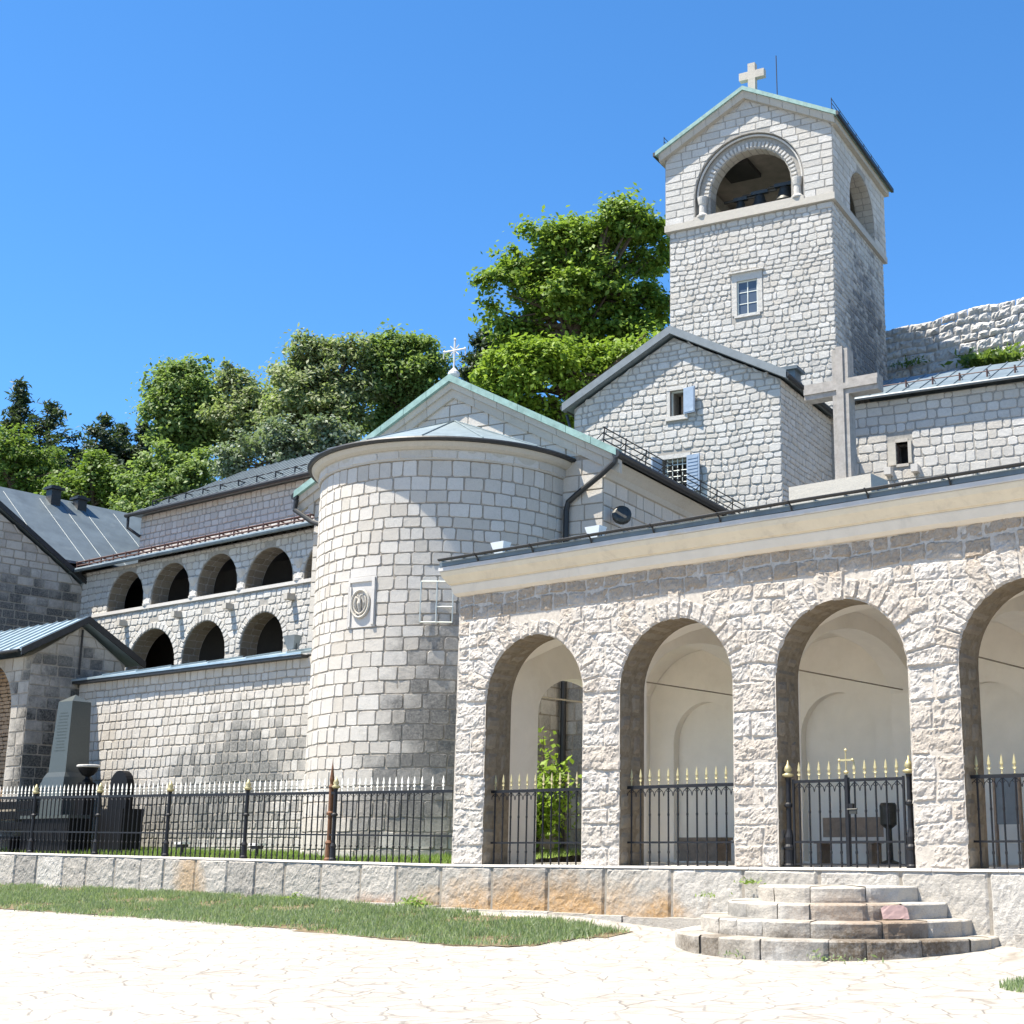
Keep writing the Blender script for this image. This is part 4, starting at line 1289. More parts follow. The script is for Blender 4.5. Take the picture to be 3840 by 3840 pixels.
# ------------------------------------------------------------------ bell tower
tower = root('bell_tower', FB, 'tall square stone bell tower with arched belfry and copper gable', 'bell tower')
TX0, TX1, TY0, TY1 = -.42, 6.20, 15.0, 21.4
def build_tower():
    mb = MB(); zs = 24.6
    wn = (2.36, 3.19, 20.72, 22.08)
    mb.prism(lambda a, b, d: (a, d, b), [(TX0, 8), (TX1, 8), (TX1, zs), (TX0, zs)], TY0, TY0 + .8, [[(wn[0], wn[2]), (wn[1], wn[2]), (wn[1], wn[3]), (wn[0], wn[3])]])
    mb.box(TX0, TX0 + .7, TY0 + .8, TY1, 8, zs); mb.box(TX1 - .7, TX1, TY0 + .8, TY1, 8, zs); mb.box(TX0 + .7, TX1 - .7, TY1 - .7, TY1, 8, zs)
    kw = dict(gap=.018, depth=.03, bev=.026, jit=.02, corner=.045, wave=.07)
    hl = [('rect', wn[0] - .22, wn[1] + .22, wn[2] - .2, wn[3] + .3)]
    masonry(mb, wallP('y', TY0, -1), free_fn(lambda z: (TX0, TX1), hl), 16, zs, (.15, .30), (.18, .52), seed=81, **kw)
    masonry(mb, wallP('x', TX1, 1), free_fn(lambda z: (TY0, TY1)), 16, zs, (.16, .29), (.18, .50), seed=82, **kw)
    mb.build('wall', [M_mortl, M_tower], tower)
    sb = MB()
    sb.box(wn[0] - .2, wn[0], TY0 - .028, TY0 + .2, wn[2], wn[3]); sb.box(wn[1], wn[1] + .2, TY0 - .028, TY0 + .2, wn[2], wn[3])
    sb.box(wn[0] - .2, wn[1] + .2, TY0 - .031, TY0 + .2, wn[3] + .001, wn[3] + .3); sb.box(wn[0] - .3, wn[1] + .3, TY0 - .14, TY0 + .2, wn[3] + .301, wn[3] + .36)
    sb.box(wn[0] - .1, wn[1] + .1, TY0 - .05, TY0 + .2, wn[2] - .10, wn[2] - .001)
    sb.build('window_surround', M_tower, tower)
    window(tower, wn[0], wn[1], wn[2], wn[3], wallP('y', TY0 + .12, -1), bars=(2, 3), frame_m=M_paint)
    # string course
    b = MB(); e = .16
    for (x0, x1, y0, y1) in ((TX0 - e, TX1 + e, TY0 - e, TY0), (TX0 - e, TX0, TY0, TY1 + e), (TX1, TX1 + e, TY0, TY1 + e)):
        b.box(x0, x1, y0, y1, zs, zs + .26)
    b.build('string_course', M_trim, tower)
    # belfry
    bx0, bx1, by0, by1 = TX0 - .14, TX1 + .12, TY0 - .10, TY1 + .10
    zb = zs + .26; ez = 27.75; xc = (bx0 + bx1) / 2; hw = (bx1 - bx0) / 2; ap = 29.55; sl = (ap - ez) / hw
    cx, Ri, zsp = 2.92, 1.66, 25.82; Ro = 2.22
    f = MB()
    out = [(bx0, zb), (bx1, zb), (bx1, ez), (xc, ap), (bx0, ez)]
    f.prism(lambda a, b_, d: (a, d, b_), out, by0, by0 + .22, [arch_poly(cx - Ro, cx + Ro, zb + .12, zsp, 30)])
    f.prism(lambda a, b_, d: (a, d, b_), out, by0 + .22, by0 + .75, [arch_poly(cx - Ri, cx + Ri, zb + .12, zsp, 30)])
    f.prism(lambda a, b_, d: (a, d, b_), out, by1 - .7, by1, [arch_poly(cx - Ri, cx + Ri, zb + .12, zsp, 30)])
    ac, ar, asp = 18.37, 1.55, 25.55
    f.prism(lambda a, b_, d: (d, a, b_), [(by0 + .75, zb), (by1 - .7, zb), (by1 - .7, ez), (by0 + .75, ez)], bx1 - .7, bx1, [arch_poly(ac - ar, ac + ar, zb + .12, asp, 26)])
    f.prism(lambda a, b_, d: (d, a, b_), [(by0 + .75, zb), (by1 - .7, zb), (by1 - .7, ez), (by0 + .75, ez)], bx0, bx0 + .7, [arch_poly(ac - ar, ac + ar, zb + .12, asp, 26)])
    kw = dict(gap=.025, depth=.018, bev=.014, jit=.010, corner=.02)
    lo = lambda z: ((bx0, bx1) if z < ez else (xc - (ap - z) / sl, xc + (ap - z) / sl))
    masonry(f, wallP('y', by0, -1), free_fn(lo, [('arch', cx, Ro + .02, zsp, zb + .12)]), zb, ap - .05, (.26, .34), (.35, .85), seed=83, **kw)
    masonry(f, wallP('x', bx1, 1), free_fn(lambda z: (by0, by1), [('arch', ac, ar + .02, asp, zb + .12)]), zb, ez, (.26, .34), (.35, .75), seed=84, **kw)
    f.build('belfry_wall', [M_mortl, M_tower], tower)
    # carved archivolt of radial stones and side arch ring
    v = MB()
    P1 = wallP('y', by0 + .22, -1)
    voussoirs(v, P1, cx, zsp, Ri + .01, Ri + .30, 34, m=0, gap=.03, depth=.055, bev=.03, jit=.006, seed=85, vary=.01)
    v.tube([(cx + (Ro - .07) * math.cos(a), by0 + .12, zsp + (Ro - .07) * math.sin(a)) for a in np.linspace(0, math.pi, 40)], .045, 8)
    v.build('archivolt', M_tower, tower)
    so = MB()
    def PSf(y, t, d): 
        a = math.pi - t / Ri
        return (cx + (Ri - d) * math.cos(a), y, zsp + (Ri - d) * math.sin(a))
    masonry(so, PSf, free_fn(lambda z: (by0 + .22, by0 + .74)), 0, math.pi * Ri, (.22, .3), (.25, .5), m=0, gap=.02, depth=.015, bev=.012, seed=86)
    so.build('arch_soffit', M_trim, tower); so = MB()
    def PSs(x, t, d):
        L = .8
        if t < L: return (x, ac + ar - d, zb + .12 + t * (asp - zb - .12) / L)
        a = (t - L) / ar
        return (x, ac + (ar - d) * math.cos(a), asp + (ar - d) * math.sin(a))
    masonry(so, PSs, free_fn(lambda z: (bx1 - .69, bx1 - .01)), 0, .8 + math.pi * ar, (.22, .3), (.25, .45), m=0, gap=.02, depth=.015, bev=.012, seed=87)
    so.build('arch_soffit', M_trim, tower)
    for sx in (-1, 1):
        c = MB()
        c.lathe([(.26, 0), (.27, .06), (.2, .12), (.155, .18), (.145, .52), (.17, .56), (.20, .72), (.21, .80), (.21, .86)], (0, 0, 0), n=14)
        o = c.build('column', M_tower, tower); o.location = (cx + sx * (Ri + .28), by0 + .14, zb + .10)
    sl_ = MB(); sl_.box(cx - Ro - .02, cx + Ro + .02, by0 - .06, by0 + .8, zb + .001, zb + .12)
    sl_.build('sill', M_trim, tower)
    inn = MB(); inn.box(bx0 + .7, bx1 - .7, by0 + .75, by1 - .7, zb - .1, zb + .02); inn.box(bx0 + .7, bx1 - .7, by0 + .75, by1 - .7, ez - .15, ez - .02)
    inn.build('belfry_floor', plain('belfry_plaster', (.22, .19, .155), .9, var=.2, scale=2), tower)
    bf = MB(); bf.box(1.25, 4.6, 15.95, 16.15, 24.9, 25.34); bf.box(1.25, 4.6, 16.6, 16.8, 24.9, 25.30); bf.build('bell_frame', M_void, tower)
    bm_ = MB(); bm_.box(1.2, 2.5, 15.9, 17.4, ez - .32, ez - .151)
    bm_.build('hatch', M_void, tower)
    # roof
    rb = MB(); yf, yb = by0 - .36, by1 + .22; EX = hw + .28; rp = ap + .33
    for sg in (-1, 1):
        def q(x, y, dz): return (xc + sg * x, y, rp - sl * x + dz)
        rb.hexa([q(0, yf, -.14), q(EX, yf, -.14), q(EX, yb, -.14), q(0, yb, -.14), q(0, yf, .03), q(EX, yf, .03), q(EX, yb, .03), q(0, yb, .03)])
    rf = rb.build('roof', M_cop, tower)
    cb = MB()
    for sg in (-1, 1):
        def q(x, y, dz): return (xc + sg * x, y, rp - sl * x + dz)
        x = 0
        while x < EX - .15:
            w = min(rnd.uniform(.45, .62), EX - .10 - x)
            for (ya, yb_) in ((by0 - .28, by0 + .05),):
                cb.hexa([q(x, ya + .06, -.42), q(x + w - .012, ya + .06, -.42), q(x + w - .012, yb_, -.42), q(x, yb_, -.42), q(x, ya, -.142), q(x + w - .012, ya, -.142), q(x + w - .012, yb_, -.142), q(x, yb_, -.142)])
            x += w
        e0 = rp - sl * (hw + .2)
        cb.box(min(xc + sg * hw, xc + sg * (hw + .2)), max(xc + sg * hw, xc + sg * (hw + .2)), by0 - .1, by1 + .1, e0 - .40, e0 - .142)
    cb.build('cornice', M_trim, tower)
    for sg in (-1, 1):
        e0 = rp - sl * EX
        gb = MB(); gb.box(min(xc + sg * EX, xc + sg * (EX + .10)), max(xc + sg * EX, xc + sg * (EX + .10)), yf, yb, e0 - .16, e0 + .0)
        gb.build('gutter', M_dark, tower)
        gd = MB(); X = xc + sg * (EX - .25); z0 = e0 + .1
        for hh in (.25, .45, .62): gd.tube([(X, yf + .3, z0 + hh), (X, yb - .2, z0 + hh)], .014, 5)
        y = yf + .3
        while y < yb - .1: gd.tube([(X, y, z0), (X, y, z0 + .65)], .016, 5); y += 1.0
        gd.build('snow_guard', M_iron, rf)
    c = MB(); xk, yk = 3.06, 15.2
    c.box(xk - .15, xk + .15, yk - .12, yk + .12, 29.6, 31.12); c.box(xk - .52, xk - .15, yk - .12, yk + .12, 30.46, 30.78); c.box(xk + .15, xk + .52, yk - .12, yk + .12, 30.46, 30.78)
    c.build('roof_cross', M_trim, tower)
    r = MB(); r.tube([(3.78, 16.0, 29.3), (3.76, 16.0, 31.75)], .02, 5); r.build('lightning_rod', M_iron, tower)
build_tower()

# bells hanging in the belfry
def bell(x, s, label):
    o = root('bell', FB, label, 'bell', 'bells in the belfry', at=(x, 16.05, 25.42))
    b = MB(); b.lathe([(.48 * s, 0), (.44 * s, .06), (.34 * s, .25 * s), (.27 * s, .5 * s), (.22 * s, .66 * s), (.05, .74 * s)], n=18)
    b.build('body', M_verdb, o, smooth=True)
    y = MB(); y.box(-.45 * s, .45 * s, -.08, .08, .74 * s, .74 * s + .14); y.tube([(-.7, 0, .74 * s + .06), (.7, 0, .74 * s + .06)], .05, 6)
    y.build('yoke', M_verdb, o)
bell(2.15, .62, 'dark bell at the left side of the belfry opening')
bell(2.95, .78, 'dark bell in the middle of the belfry opening')
bell(4.0, .95, 'largest dark bell at the right side of the belfry opening')

# ------------------------------------------------------------------ right wing and rampart
wing = root('right_wing', FB, 'long low stone wing with tiny window and sheet roof behind the concrete cross', 'building')
def build_wing():
    y0 = 15.0; mb = MB(); x0, x1 = 6.24, 24; ez = 16.62
    wn = (8.24, 8.68, 14.24, 15.02)
    mb.prism(lambda a, b, d: (a, d, b), [(x0, 4), (x1, 4), (x1, ez), (x0, ez)], y0, y0 + .7, [[(wn[0], wn[2]), (wn[1], wn[2]), (wn[1], wn[3]), (wn[0], wn[3])]])
    mb.box(x0, x1, 20, 20.5, 4, ez)
    masonry(mb, wallP('y', y0, -1), free_fn(lambda z: (x0, x1), [('rect', wn[0] - .3, wn[1] + .14, wn[2] - .1, wn[3] + .12)]), 12.4, ez, (.28, .40), (.28, .70), seed=91, gap=.022, depth=.025, bev=.024, jit=.018, corner=.045, wave=.03)
    mb.build('wall', [M_mortl, M_house], wing)
    s = MB(); s.box(wn[0] - .28, wn[0], y0 - .06, y0 + .3, wn[2] - .02, wn[3] + .02); s.box(wn[1], wn[1] + .12, y0 - .08, y0 + .3, wn[2], wn[3] + .02)
    s.box(wn[0], wn[1], y0 - .05, y0 + .3, wn[3], wn[3] + .12); s.box(wn[0], wn[1], y0 - .05, y0 + .3, wn[2] - .1, wn[2])
    s.build('window_surround', M_trim, wing)
    w_ = MB(); w_.box(wn[0], wn[0] + .05, y0 + .2, y0 + .28, wn[2], wn[3]); w_.box(wn[0], wn[1], y0 + .65, y0 + .9, wn[2] - .2, wn[3] + .2, 1)
    w_.build('window', [M_redrail, M_void], wing)
    for x in (8.0, 8.95):
        c = MB(); c.box(x - .12, x + .12, y0 - .38, y0, 13.84, 14.10); c.build('corbel', M_trimw, wing)
    rb = MB(); sl = (19.1 - 17.45) / 3.4
    rb.hexa([(x0, 14.62, 16.66), (x1, 14.62, 16.66), (x1, 18, 18.30), (x0, 18, 18.30), (x0, 14.62, 16.75), (x1, 14.62, 16.75), (x1, 18, 18.40), (x0, 18, 18.40)])
    rb.hexa([(x0, 18, 18.30), (x1, 18, 18.30), (x1, 21, 16.8), (x0, 21, 16.8), (x0, 18, 18.40), (x1, 18, 18.40), (x1, 21, 16.9), (x0, 21, 16.9)])
    x = x0
    while x < x1:
        rb.hexa([(x, 14.62, 16.75), (x + .03, 14.62, 16.75), (x + .03, 18, 18.40), (x, 18, 18.40), (x, 14.62, 16.79), (x + .03, 14.62, 16.79), (x + .03, 18, 18.44), (x, 18, 18.44)])
        x += .6
    rf = rb.build('roof', M_slate, wing)
    gd = MB(); x = x0 + .5
    for hh in (.20,): gd.tube([(x0, 15.2, 17.03 + hh), (x1, 15.2, 17.03 + hh)], .02, 5)
    while x < x1:
        gd.tube([(x, 15.2, 16.98), (x, 15.2, 17.31)], .035, 6); gd.tube([(x, 15.2, 17.27), (x, 15.55, 17.24)], .02, 5); x += .95
    gd.build('snow_guard', M_redrail, rf)
    g = MB(); g.tube([(x0, 14.60, 16.68), (x1, 14.60, 16.68)], .06, 8); g.build('gutter', M_greyv, wing)
build_wing()

ramp = root('rampart_wall', FB, 'massive rubble stone rampart rising behind the right wing', 'wall')
def build_ramp():
    mb = MB(); y0 = 24.0; rg = random.Random(3)
    top = lambda x: 22.55 + .09 * (x - 5)
    mb.prism(lambda a, b, d: (a, d, b), [(1, 12), (40, 12), (40, top(40) - .25), (1, top(1) - .25)], y0 + .1, y0 + 3)
    PR = lambda x, z, d: (x, y0 - d, z + .09 * (x - 5) + .10 * noise.noise(Vector((x * .6, 0, 3))))
    masonry(mb, PR, free_fn(lambda z: (1.0, 30)), 16.8, 22.62, (.30, .58), (.35, 1.05), m=1, seed=151, gap=.0, depth=.10, bev=.15, jit=.025, sub=.08, rough=.13, wave=.20)
    mb.build('wall', [M_rough, M_rough], ramp)
build_ramp()

# ------------------------------------------------------------------ concrete cross on the arcade roof
cross = root('concrete_cross', FA, 'big weathered concrete cross standing on the arcade roof', 'cross', at=(-3.9, 1.9, 0))
def build_cross():
    b = MB(); 
    def bar(x0, x1, z0, z1, d):
        # bar with raised centre rib
        b.box(x0, x1, -d, d, z0, z1)
    b.box(-.17, .17, -.15, .15, 8.2, 10.0); b.box(-.17, .17, -.15, .15, 10.32, 10.95)
    b.box(-.78, .78, -.15, .15, 10.0, 10.32)
    b.box(-.075, .075, -.185, -.15, 8.2, 10.99); b.box(-.78, -.075, -.185, -.15, 10.10, 10.22); b.box(.075, .78, -.185, -.15, 10.10, 10.22)
    o = b.build('shaft', M_conc, cross); o.rotation_euler = (0, 0, R_(6))
    p = MB(); p.box(-1.1, .72, -.35, .35, 7.5, 8.24); p.build('plinth', M_trim, cross)
build_cross()

# floodlights
def flood(frame, at, s, label, rot=0, white=True):
    o = root('floodlight', frame, label, 'floodlight', at=at)
    b = MB(); m = M_white if white else M_greyv
    b.hexa([(-.11 * s, -.05, 0), (.11 * s, -.05, 0), (.11 * s, .1, 0), (-.11 * s, .1, 0), (-.2 * s, -.12, .3 * s), (.2 * s, -.12, .3 * s), (.2 * s, .14, .3 * s), (-.2 * s, .14, .3 * s)])
    b.build('housing', m, o)
    k = MB(); k.tube([(-.14 * s, .02, .12 * s), (-.14 * s, .02, -.08 * s), (.14 * s, .02, -.08 * s), (.14 * s, .02, .12 * s)], .015, 5)
    k.build('bracket', M_dark, o)
    o.rotation_euler.z += R_(rot)
flood(FA, (-9.30, .8, 7.58), 1.0, 'white floodlight on the arcade roof near the church downpipe')
flood(FA, (-12.1, .9, 7.62), 1.0, 'white floodlight at the left end of the arcade roof')
flood(FA, (-21.35, 2.75, 6.50), 1.2, 'grey floodlight on the precinct wall next to the apse', white=False)
for x, lab in ((-19.9, 'small white ground light by the fence post near the apse'), (-22.9, 'small white ground light near the black headstone')):
    o = root('ground_light', FA, lab, 'ground light', at=(x, .9, lawn_z(x, .9)))
    b = MB(); b.tube([(0, 0, 0), (0, 0, .22)], .03, 8); b.box(-.12, .12, -.1, .08, .22, .30); b.build('stand', M_dark, o)
    b = MB(); b.box(-.17, .17, -.14, .12, .302, .36); b.build('cover', M_white, o)

# ------------------------------------------------------------------ precinct wall, gatehouse
pw = root('precinct_wall', FA, 'tall coursed stone wall with sheet metal cap left of the apse', 'wall')
def build_pw():
    y0 = 2.73; mb = MB()
    mb.box(-31.3, -20.3, y0, y0 + .6, .6, 6.25)
    masonry(mb, wallP('y', y0, -1), free_fn(lambda z: (-31.3, -20.45)), .8, 6.25, (.20, .31), (.20, .44), seed=101, gap=.018, depth=.022, bev=.016, jit=.013, corner=.025, wave=.02)
    mb.build('wall', [M_mort, M_low], pw)
    rb = MB()
    rb.hexa([(-31.6, y0 - .28, 6.28), (-20.6, y0 - .28, 6.28), (-20.6, y0 + .9, 6.56), (-31.6, y0 + .9, 6.56), (-31.6, y0 - .28, 6.34), (-20.6, y0 - .28, 6.34), (-20.6, y0 + .9, 6.62), (-31.6, y0 + .9, 6.62)])
    for x in np.arange(-31.4, -20.6, 1.7):
        rb.hexa([(x, y0 - .28, 6.34), (x + .03, y0 - .28, 6.34), (x + .03, y0 + .9, 6.62), (x, y0 + .9, 6.62), (x, y0 - .28, 6.39), (x + .03, y0 - .28, 6.39), (x + .03, y0 + .9, 6.67), (x, y0 + .9, 6.67)])
    rb.build('metal_cap', M_tin, pw)
    b = MB(); b.box(-31.55, -20.6, y0 - .26, y0 + .6, 6.20, 6.279); b.build('cap_board', M_dark, pw)
build_pw()

gh = root('gatehouse', FA, 'small gatehouse with weathered dark gable and seamed sheet roof at the left edge', 'gatehouse')
def build_gh():
    XR = -31.34; y0, y1 = 1.1, 4.25; xl = -39.0; ez = 6.95; yc = 2.65; ap = 8.0
    mb = MB()
    PXm = lambda a, b, d: (d, a, b)
    mb.prism(PXm, [(y0, .6), (y1, .6), (y1, ez), (yc, ap), (y0, ez)], XR - .6, XR)
    mb.prism(lambda a, b, d: (a, d, b), [(xl, .6), (XR - .6, .6), (XR - .6, ez), (xl, ez)], y0, y0 + .6, [arch_poly(-35.4, -32.22, .9, 5.3, 22)])
    mb.box(xl, XR - .6, y1 - .5, y1, .6, ez)
    kw = dict(gap=.026, depth=.02, bev=.014, jit=.01, corner=.02)
    sl = (ap - ez) / (yc - y0)
    masonry(mb, wallP('x', XR, 1), free_fn(lambda z: (y0, y1) if z < ez else (yc - (ap - z) / sl, yc + (ap - z) / sl)), .8, ap - .05, (.30, .42), (.32, .65), seed=105, **kw)
    masonry(mb, wallP('y', y0, -1), free_fn(lambda z: (xl, XR), [('arch', -33.81, 1.60, 5.3, .8)]), .8, ez, (.30, .42), (.4, .75), seed=106, **kw)
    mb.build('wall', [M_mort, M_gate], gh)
    so = MB()
    def PS(y, t, d):
        L = 4.4
        if t < L: return (-32.22 - d, y, .9 + t)
        a = (t - L) / 1.59
        return (-33.81 + (1.59 - d) * math.cos(a), y, 5.3 + (1.59 - d) * math.sin(a))
    masonry(so, PS, free_fn(lambda z: (y0, y0 + .6)), 0, 4.4 + 3.5, (.12, .16), (.25, .6), m=0, gap=.014, depth=.012, bev=.01, seed=107)
    masonry(so, wallP('y', y0 + .9, -1), free_fn(lambda z: (-36, -31.9)), .9, 6.9, (.11, .14), (.25, .45), m=0, gap=.014, depth=.012, bev=.01, seed=108)
    so.build('arch_soffit', stone_mat('tan_bricks', [(.36, .24, .14), (.42, .29, .18), (.33, .22, .13)], lichen=.2), gh)
    rb = MB(); x1 = XR + .35
    s2 = (8.25 - 7.05) / (yc - .55)
    for sg in (-1, 1):
        ya = yc + sg * (yc - .55)
        rb.hexa([(xl, ya, 7.0), (x1, ya, 7.0), (x1, yc, 8.2), (xl, yc, 8.2), (xl, ya, 7.07), (x1, ya, 7.07), (x1, yc, 8.27), (xl, yc, 8.27)])
    x = x1 - .1
    while x > xl:
        rb.hexa([(x - .03, .55, 7.07), (x, .55, 7.07), (x, yc, 8.27), (x - .03, yc, 8.27), (x - .03, .55, 7.12), (x, .55, 7.12), (x, yc, 8.32), (x - .03, yc, 8.32)])
        x -= .55
    rb.build('roof', M_tin, gh)
    vb = MB()
    for sg in (-1, 1):
        ya = yc + sg * (yc - .55)
        vb.hexa([(x1 - .02, ya, 6.88), (x1 + .03, ya, 6.88), (x1 + .03, yc, 8.08), (x1 - .02, yc, 8.08), (x1 - .02, ya, 7.09), (x1 + .03, ya, 7.09), (x1 + .03, yc, 8.30), (x1 - .02, yc, 8.30)])
    vb.build('verge_board', M_dark, gh)
    g = MB(); g.tube([(xl, .50, 7.02), (XR + .3, .50, 7.02)], .05, 8); g.build('gutter', M_dark, gh)
    p = MB(); p.tube([(XR + .06, yc, 7.9), (XR + .06, yc, 6.5)], .035, 6); p.build('conduit', M_dark, gh)
build_gh()

# ------------------------------------------------------------------ gallery wing with two storeys of arches
gal = root('gallery_wing', FA, 'two storey stone gallery wing with rows of round arches behind the precinct wall', 'building')
def build_gal():
    y0 = 8.0; mb = MB(); x0, x1 = -41.2, -24.5; ez = 11.55
    up = [-38.62 + 2.70 * k for k in range(5)]; uw, uzb, ur = 2.28, 9.86, 1.14
    up = [(-38.62, -36.38), (-35.88, -33.62), (-33.18, -30.95), (-30.5, -28.0), (-27.45, -25.0)]
    lo_ = [(-37.05, -34.15), (-33.75, -31.35), (-30.55, -28.3)]
    U = []; 
    for a, b in up:
        r = (b - a) / 2; U.append((a, b, uzb, 11.30 - r if r < 1.2 else 11.15 - r * .98, r))
    holes = [arch_poly(a, b, zb, max(zb + .05, zs), 20) for a, b, zb, zs, r in U]
    Lh = []
    for a, b in lo_:
        r = (b - a) / 2; Lh.append((a, b, 5.2, 8.98 - r, r))
    holes += [arch_poly(a, b, zb, zs, 20) for a, b, zb, zs, r in Lh]
    mb.prism(lambda a, b, d: (a, d, b), [(x0, 2), (x1, 2), (x1, ez), (x0, ez)], y0, y0 + .7, holes)
    mb.box(x0, x1, 10.4, 10.8, 2, ez)      # back wall
    mb.box(x0, x1, y0 + .7, 10.4, 9.5, 9.8); mb.box(x0, x1, y0 + .7, 10.4, 4.9, 5.1)
    hl = [('arch', (a + b) / 2, r + .02, zs, zb) for a, b, zb, zs, r in U] + [('arch', (a + b) / 2, r + .25, zs, zs) for a, b, zb, zs, r in Lh] + [('arch', (a + b) / 2, r, zs, zb) for a, b, zb, zs, r in Lh]
    masonry(mb, wallP('y', y0, -1), free_fn(lambda z: (x0, x1), hl), 5.2, ez, (.18, .28), (.2, .5), seed=111, gap=.018, depth=.025, bev=.022, jit=.018, corner=.04, wave=.04)
    for i, (a, b, zb, zs, r) in enumerate(Lh):
        voussoirs(mb, wallP('y', y0, -1), (a + b) / 2, zs, r, r + .25, 22, seed=112 + i, gap=.02, depth=.035, bev=.02, jit=.006, vary=.01)
    mb.build('wall', [M_mortl, M_gal], gal)
    for i, (a, b, zb, zs, r) in enumerate(U + Lh):
        so = MB()
        c = (a + b) / 2; L = max(.05, zs - zb)
        def PS(y, t, d, c=c, r=r, L=L, zs=zs, zb=zb):
            if t < L: return (c - r + d, y, zb + t)
            if t < L + math.pi * r:
                aa = math.pi - (t - L) / r
                return (c + (r - d) * math.cos(aa), y, zs + (r - d) * math.sin(aa))
            return (c + r - d, y, zs - (t - L - math.pi * r))
        masonry(so, PS, free_fn(lambda z: (y0 + .02, y0 + .69)), 0, 2 * L + math.pi * r, (.2, .28), (.25, .45), m=0, gap=.015, depth=.015, bev=.012, seed=120 + i)
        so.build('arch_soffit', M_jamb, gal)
    vb = MB(); vb.box(x0 + .1, x1 - .1, 10.3, 10.39, 5.2, ez - .1); vb.box(x0 + .1, x1, y0 + .71, 10.3, ez - .2, ez - .1)
    vb.build('dark_passage', M_void, gal)
    st = MB(); st.box(x0, x1, y0 - .08, y0 + .72, uzb - .12, uzb - .002); st.build('sill_course', M_trimw, gal)
    for i in range(4):
        x = (up[i][1] + up[i + 1][0]) / 2
        c = MB(); c.lathe([(.24, 0), (.25, .08), (.16, .14), (.14, .42), (.18, .46), (.27, .62), (.30, .72)], (0, 0, 0), n=12)
        o = c.build('column', M_trimw, gal); o.location = (x, y0 + .12, uzb); o.scale = (1, 1, 1)
    for x in (-37.3, -34.0, -31.1, -27.9):
        c = MB(); c.box(x - .1, x + .1, y0 - .35, y0, 9.22, 9.42); c.build('corbel', M_trim, gal)
    rb = MB()
    rb.hexa([(x0, y0 - .45, 11.55), (x1, y0 - .45, 11.55), (x1, 10.9, 12.75), (x0, 10.9, 12.75), (x0, y0 - .45, 11.63), (x1, y0 - .45, 11.63), (x1, 10.9, 12.83), (x0, 10.9, 12.83)])
    rf = rb.build('roof', M_brown, gal)
    gd = MB()
    for hh, yy, zz in ((.05, y0, 11.85), (.19, y0, 11.85), (.1, y0 + .4, 12.05)): gd.tube([(x0, yy, zz + hh), (x1, yy, zz + hh)], .028, 5)
    x = x0 + .3
    while x < x1: gd.tube([(x, y0, 11.75), (x, y0, 12.07)], .035, 5); gd.tube([(x, y0 + .5, 11.95), (x, y0, 12.05)], .025, 5); x += .8
    gd.build('snow_guard', M_redrail, rf)
    g = MB(); g.tube([(x0 - .1, y0 - .5, 11.57), (x1, y0 - .5, 11.57)], .085, 8); g.build('gutter', M_slate, gal)
build_gal()

uw = root('upper_wing', FA, 'upper stone storey with grey hipped sheet roof above the gallery', 'building')
def build_uw():
    y0 = 10.6; mb = MB(); x0, x1 = -40.9, -28.5; ez = 14.35
    mb.box(x0, x1, y0, 17, 2, ez)
    masonry(mb, wallP('y', y0, -1), free_fn(lambda z: (x0, x1)), 12.3, ez, (.20, .30), (.22, .5), seed=131, gap=.03, depth=.025, bev=.02, jit=.015, corner=.035)
    mb.build('wall', [M_mortl, M_gal], uw)
    ex0, ya, yb, yr, zr = x0 - .4, y0 - .42, 17.8, 14.1, 16.72
    A_, B_ = (ex0, ya, ez + .04), (x1, ya, ez + .04); C_, D_ = (x1, yr, zr), (ex0 + 2.4, yr, zr); E_, F_ = (ex0, yb, ez + .04), (x1, yb, ez + .04)
    rb = MB(); rb.add([A_, B_, C_, D_, E_, F_], [(0, 1, 2, 3), (0, 3, 4), (4, 3, 2, 5), (0, 4, 5, 1)])
    rf = rb.build('roof', M_tin2, uw)
    x = ex0 + .3; sm = MB()
    while x < x1:
        k = min(1, (x - ex0) / 2.4)
        sm.tube([(x, ya, ez + .06), (x, ya + (yr - ya) * k, ez + .06 + (zr - ez - .04) * k)], .028, 4); x += .5
    sm.build('roof_seam', M_slate2, rf)
    gd = MB(); x = ex0 + .8
    while x < x1:
        gd.tube([(x, ya + .6, ez + .3), (x, ya + .6, ez + .66)], .03, 5); gd.tube([(x, ya + 1.0, ez + .6), (x, ya + .6, ez + .62)], .025, 5); x += 1.1
    gd.tube([(ex0 + .8, ya + .6, ez + .63), (x1, ya + .6, ez + .63)], .02, 5)
    gd.build('snow_guard', M_iron, rf)
    g = MB(); g.tube([(ex0, ya - .05, ez), (x1, ya - .05, ez)], .09, 8)
    g.tube([(ex0 + .1, ya, ez - .05), (ex0 + .12, ya, ez - .5), (ex0 + .5, y0 - .08, ez - .85)], .06, 8)
    g.build('gutter', M_dark, uw)
build_uw()

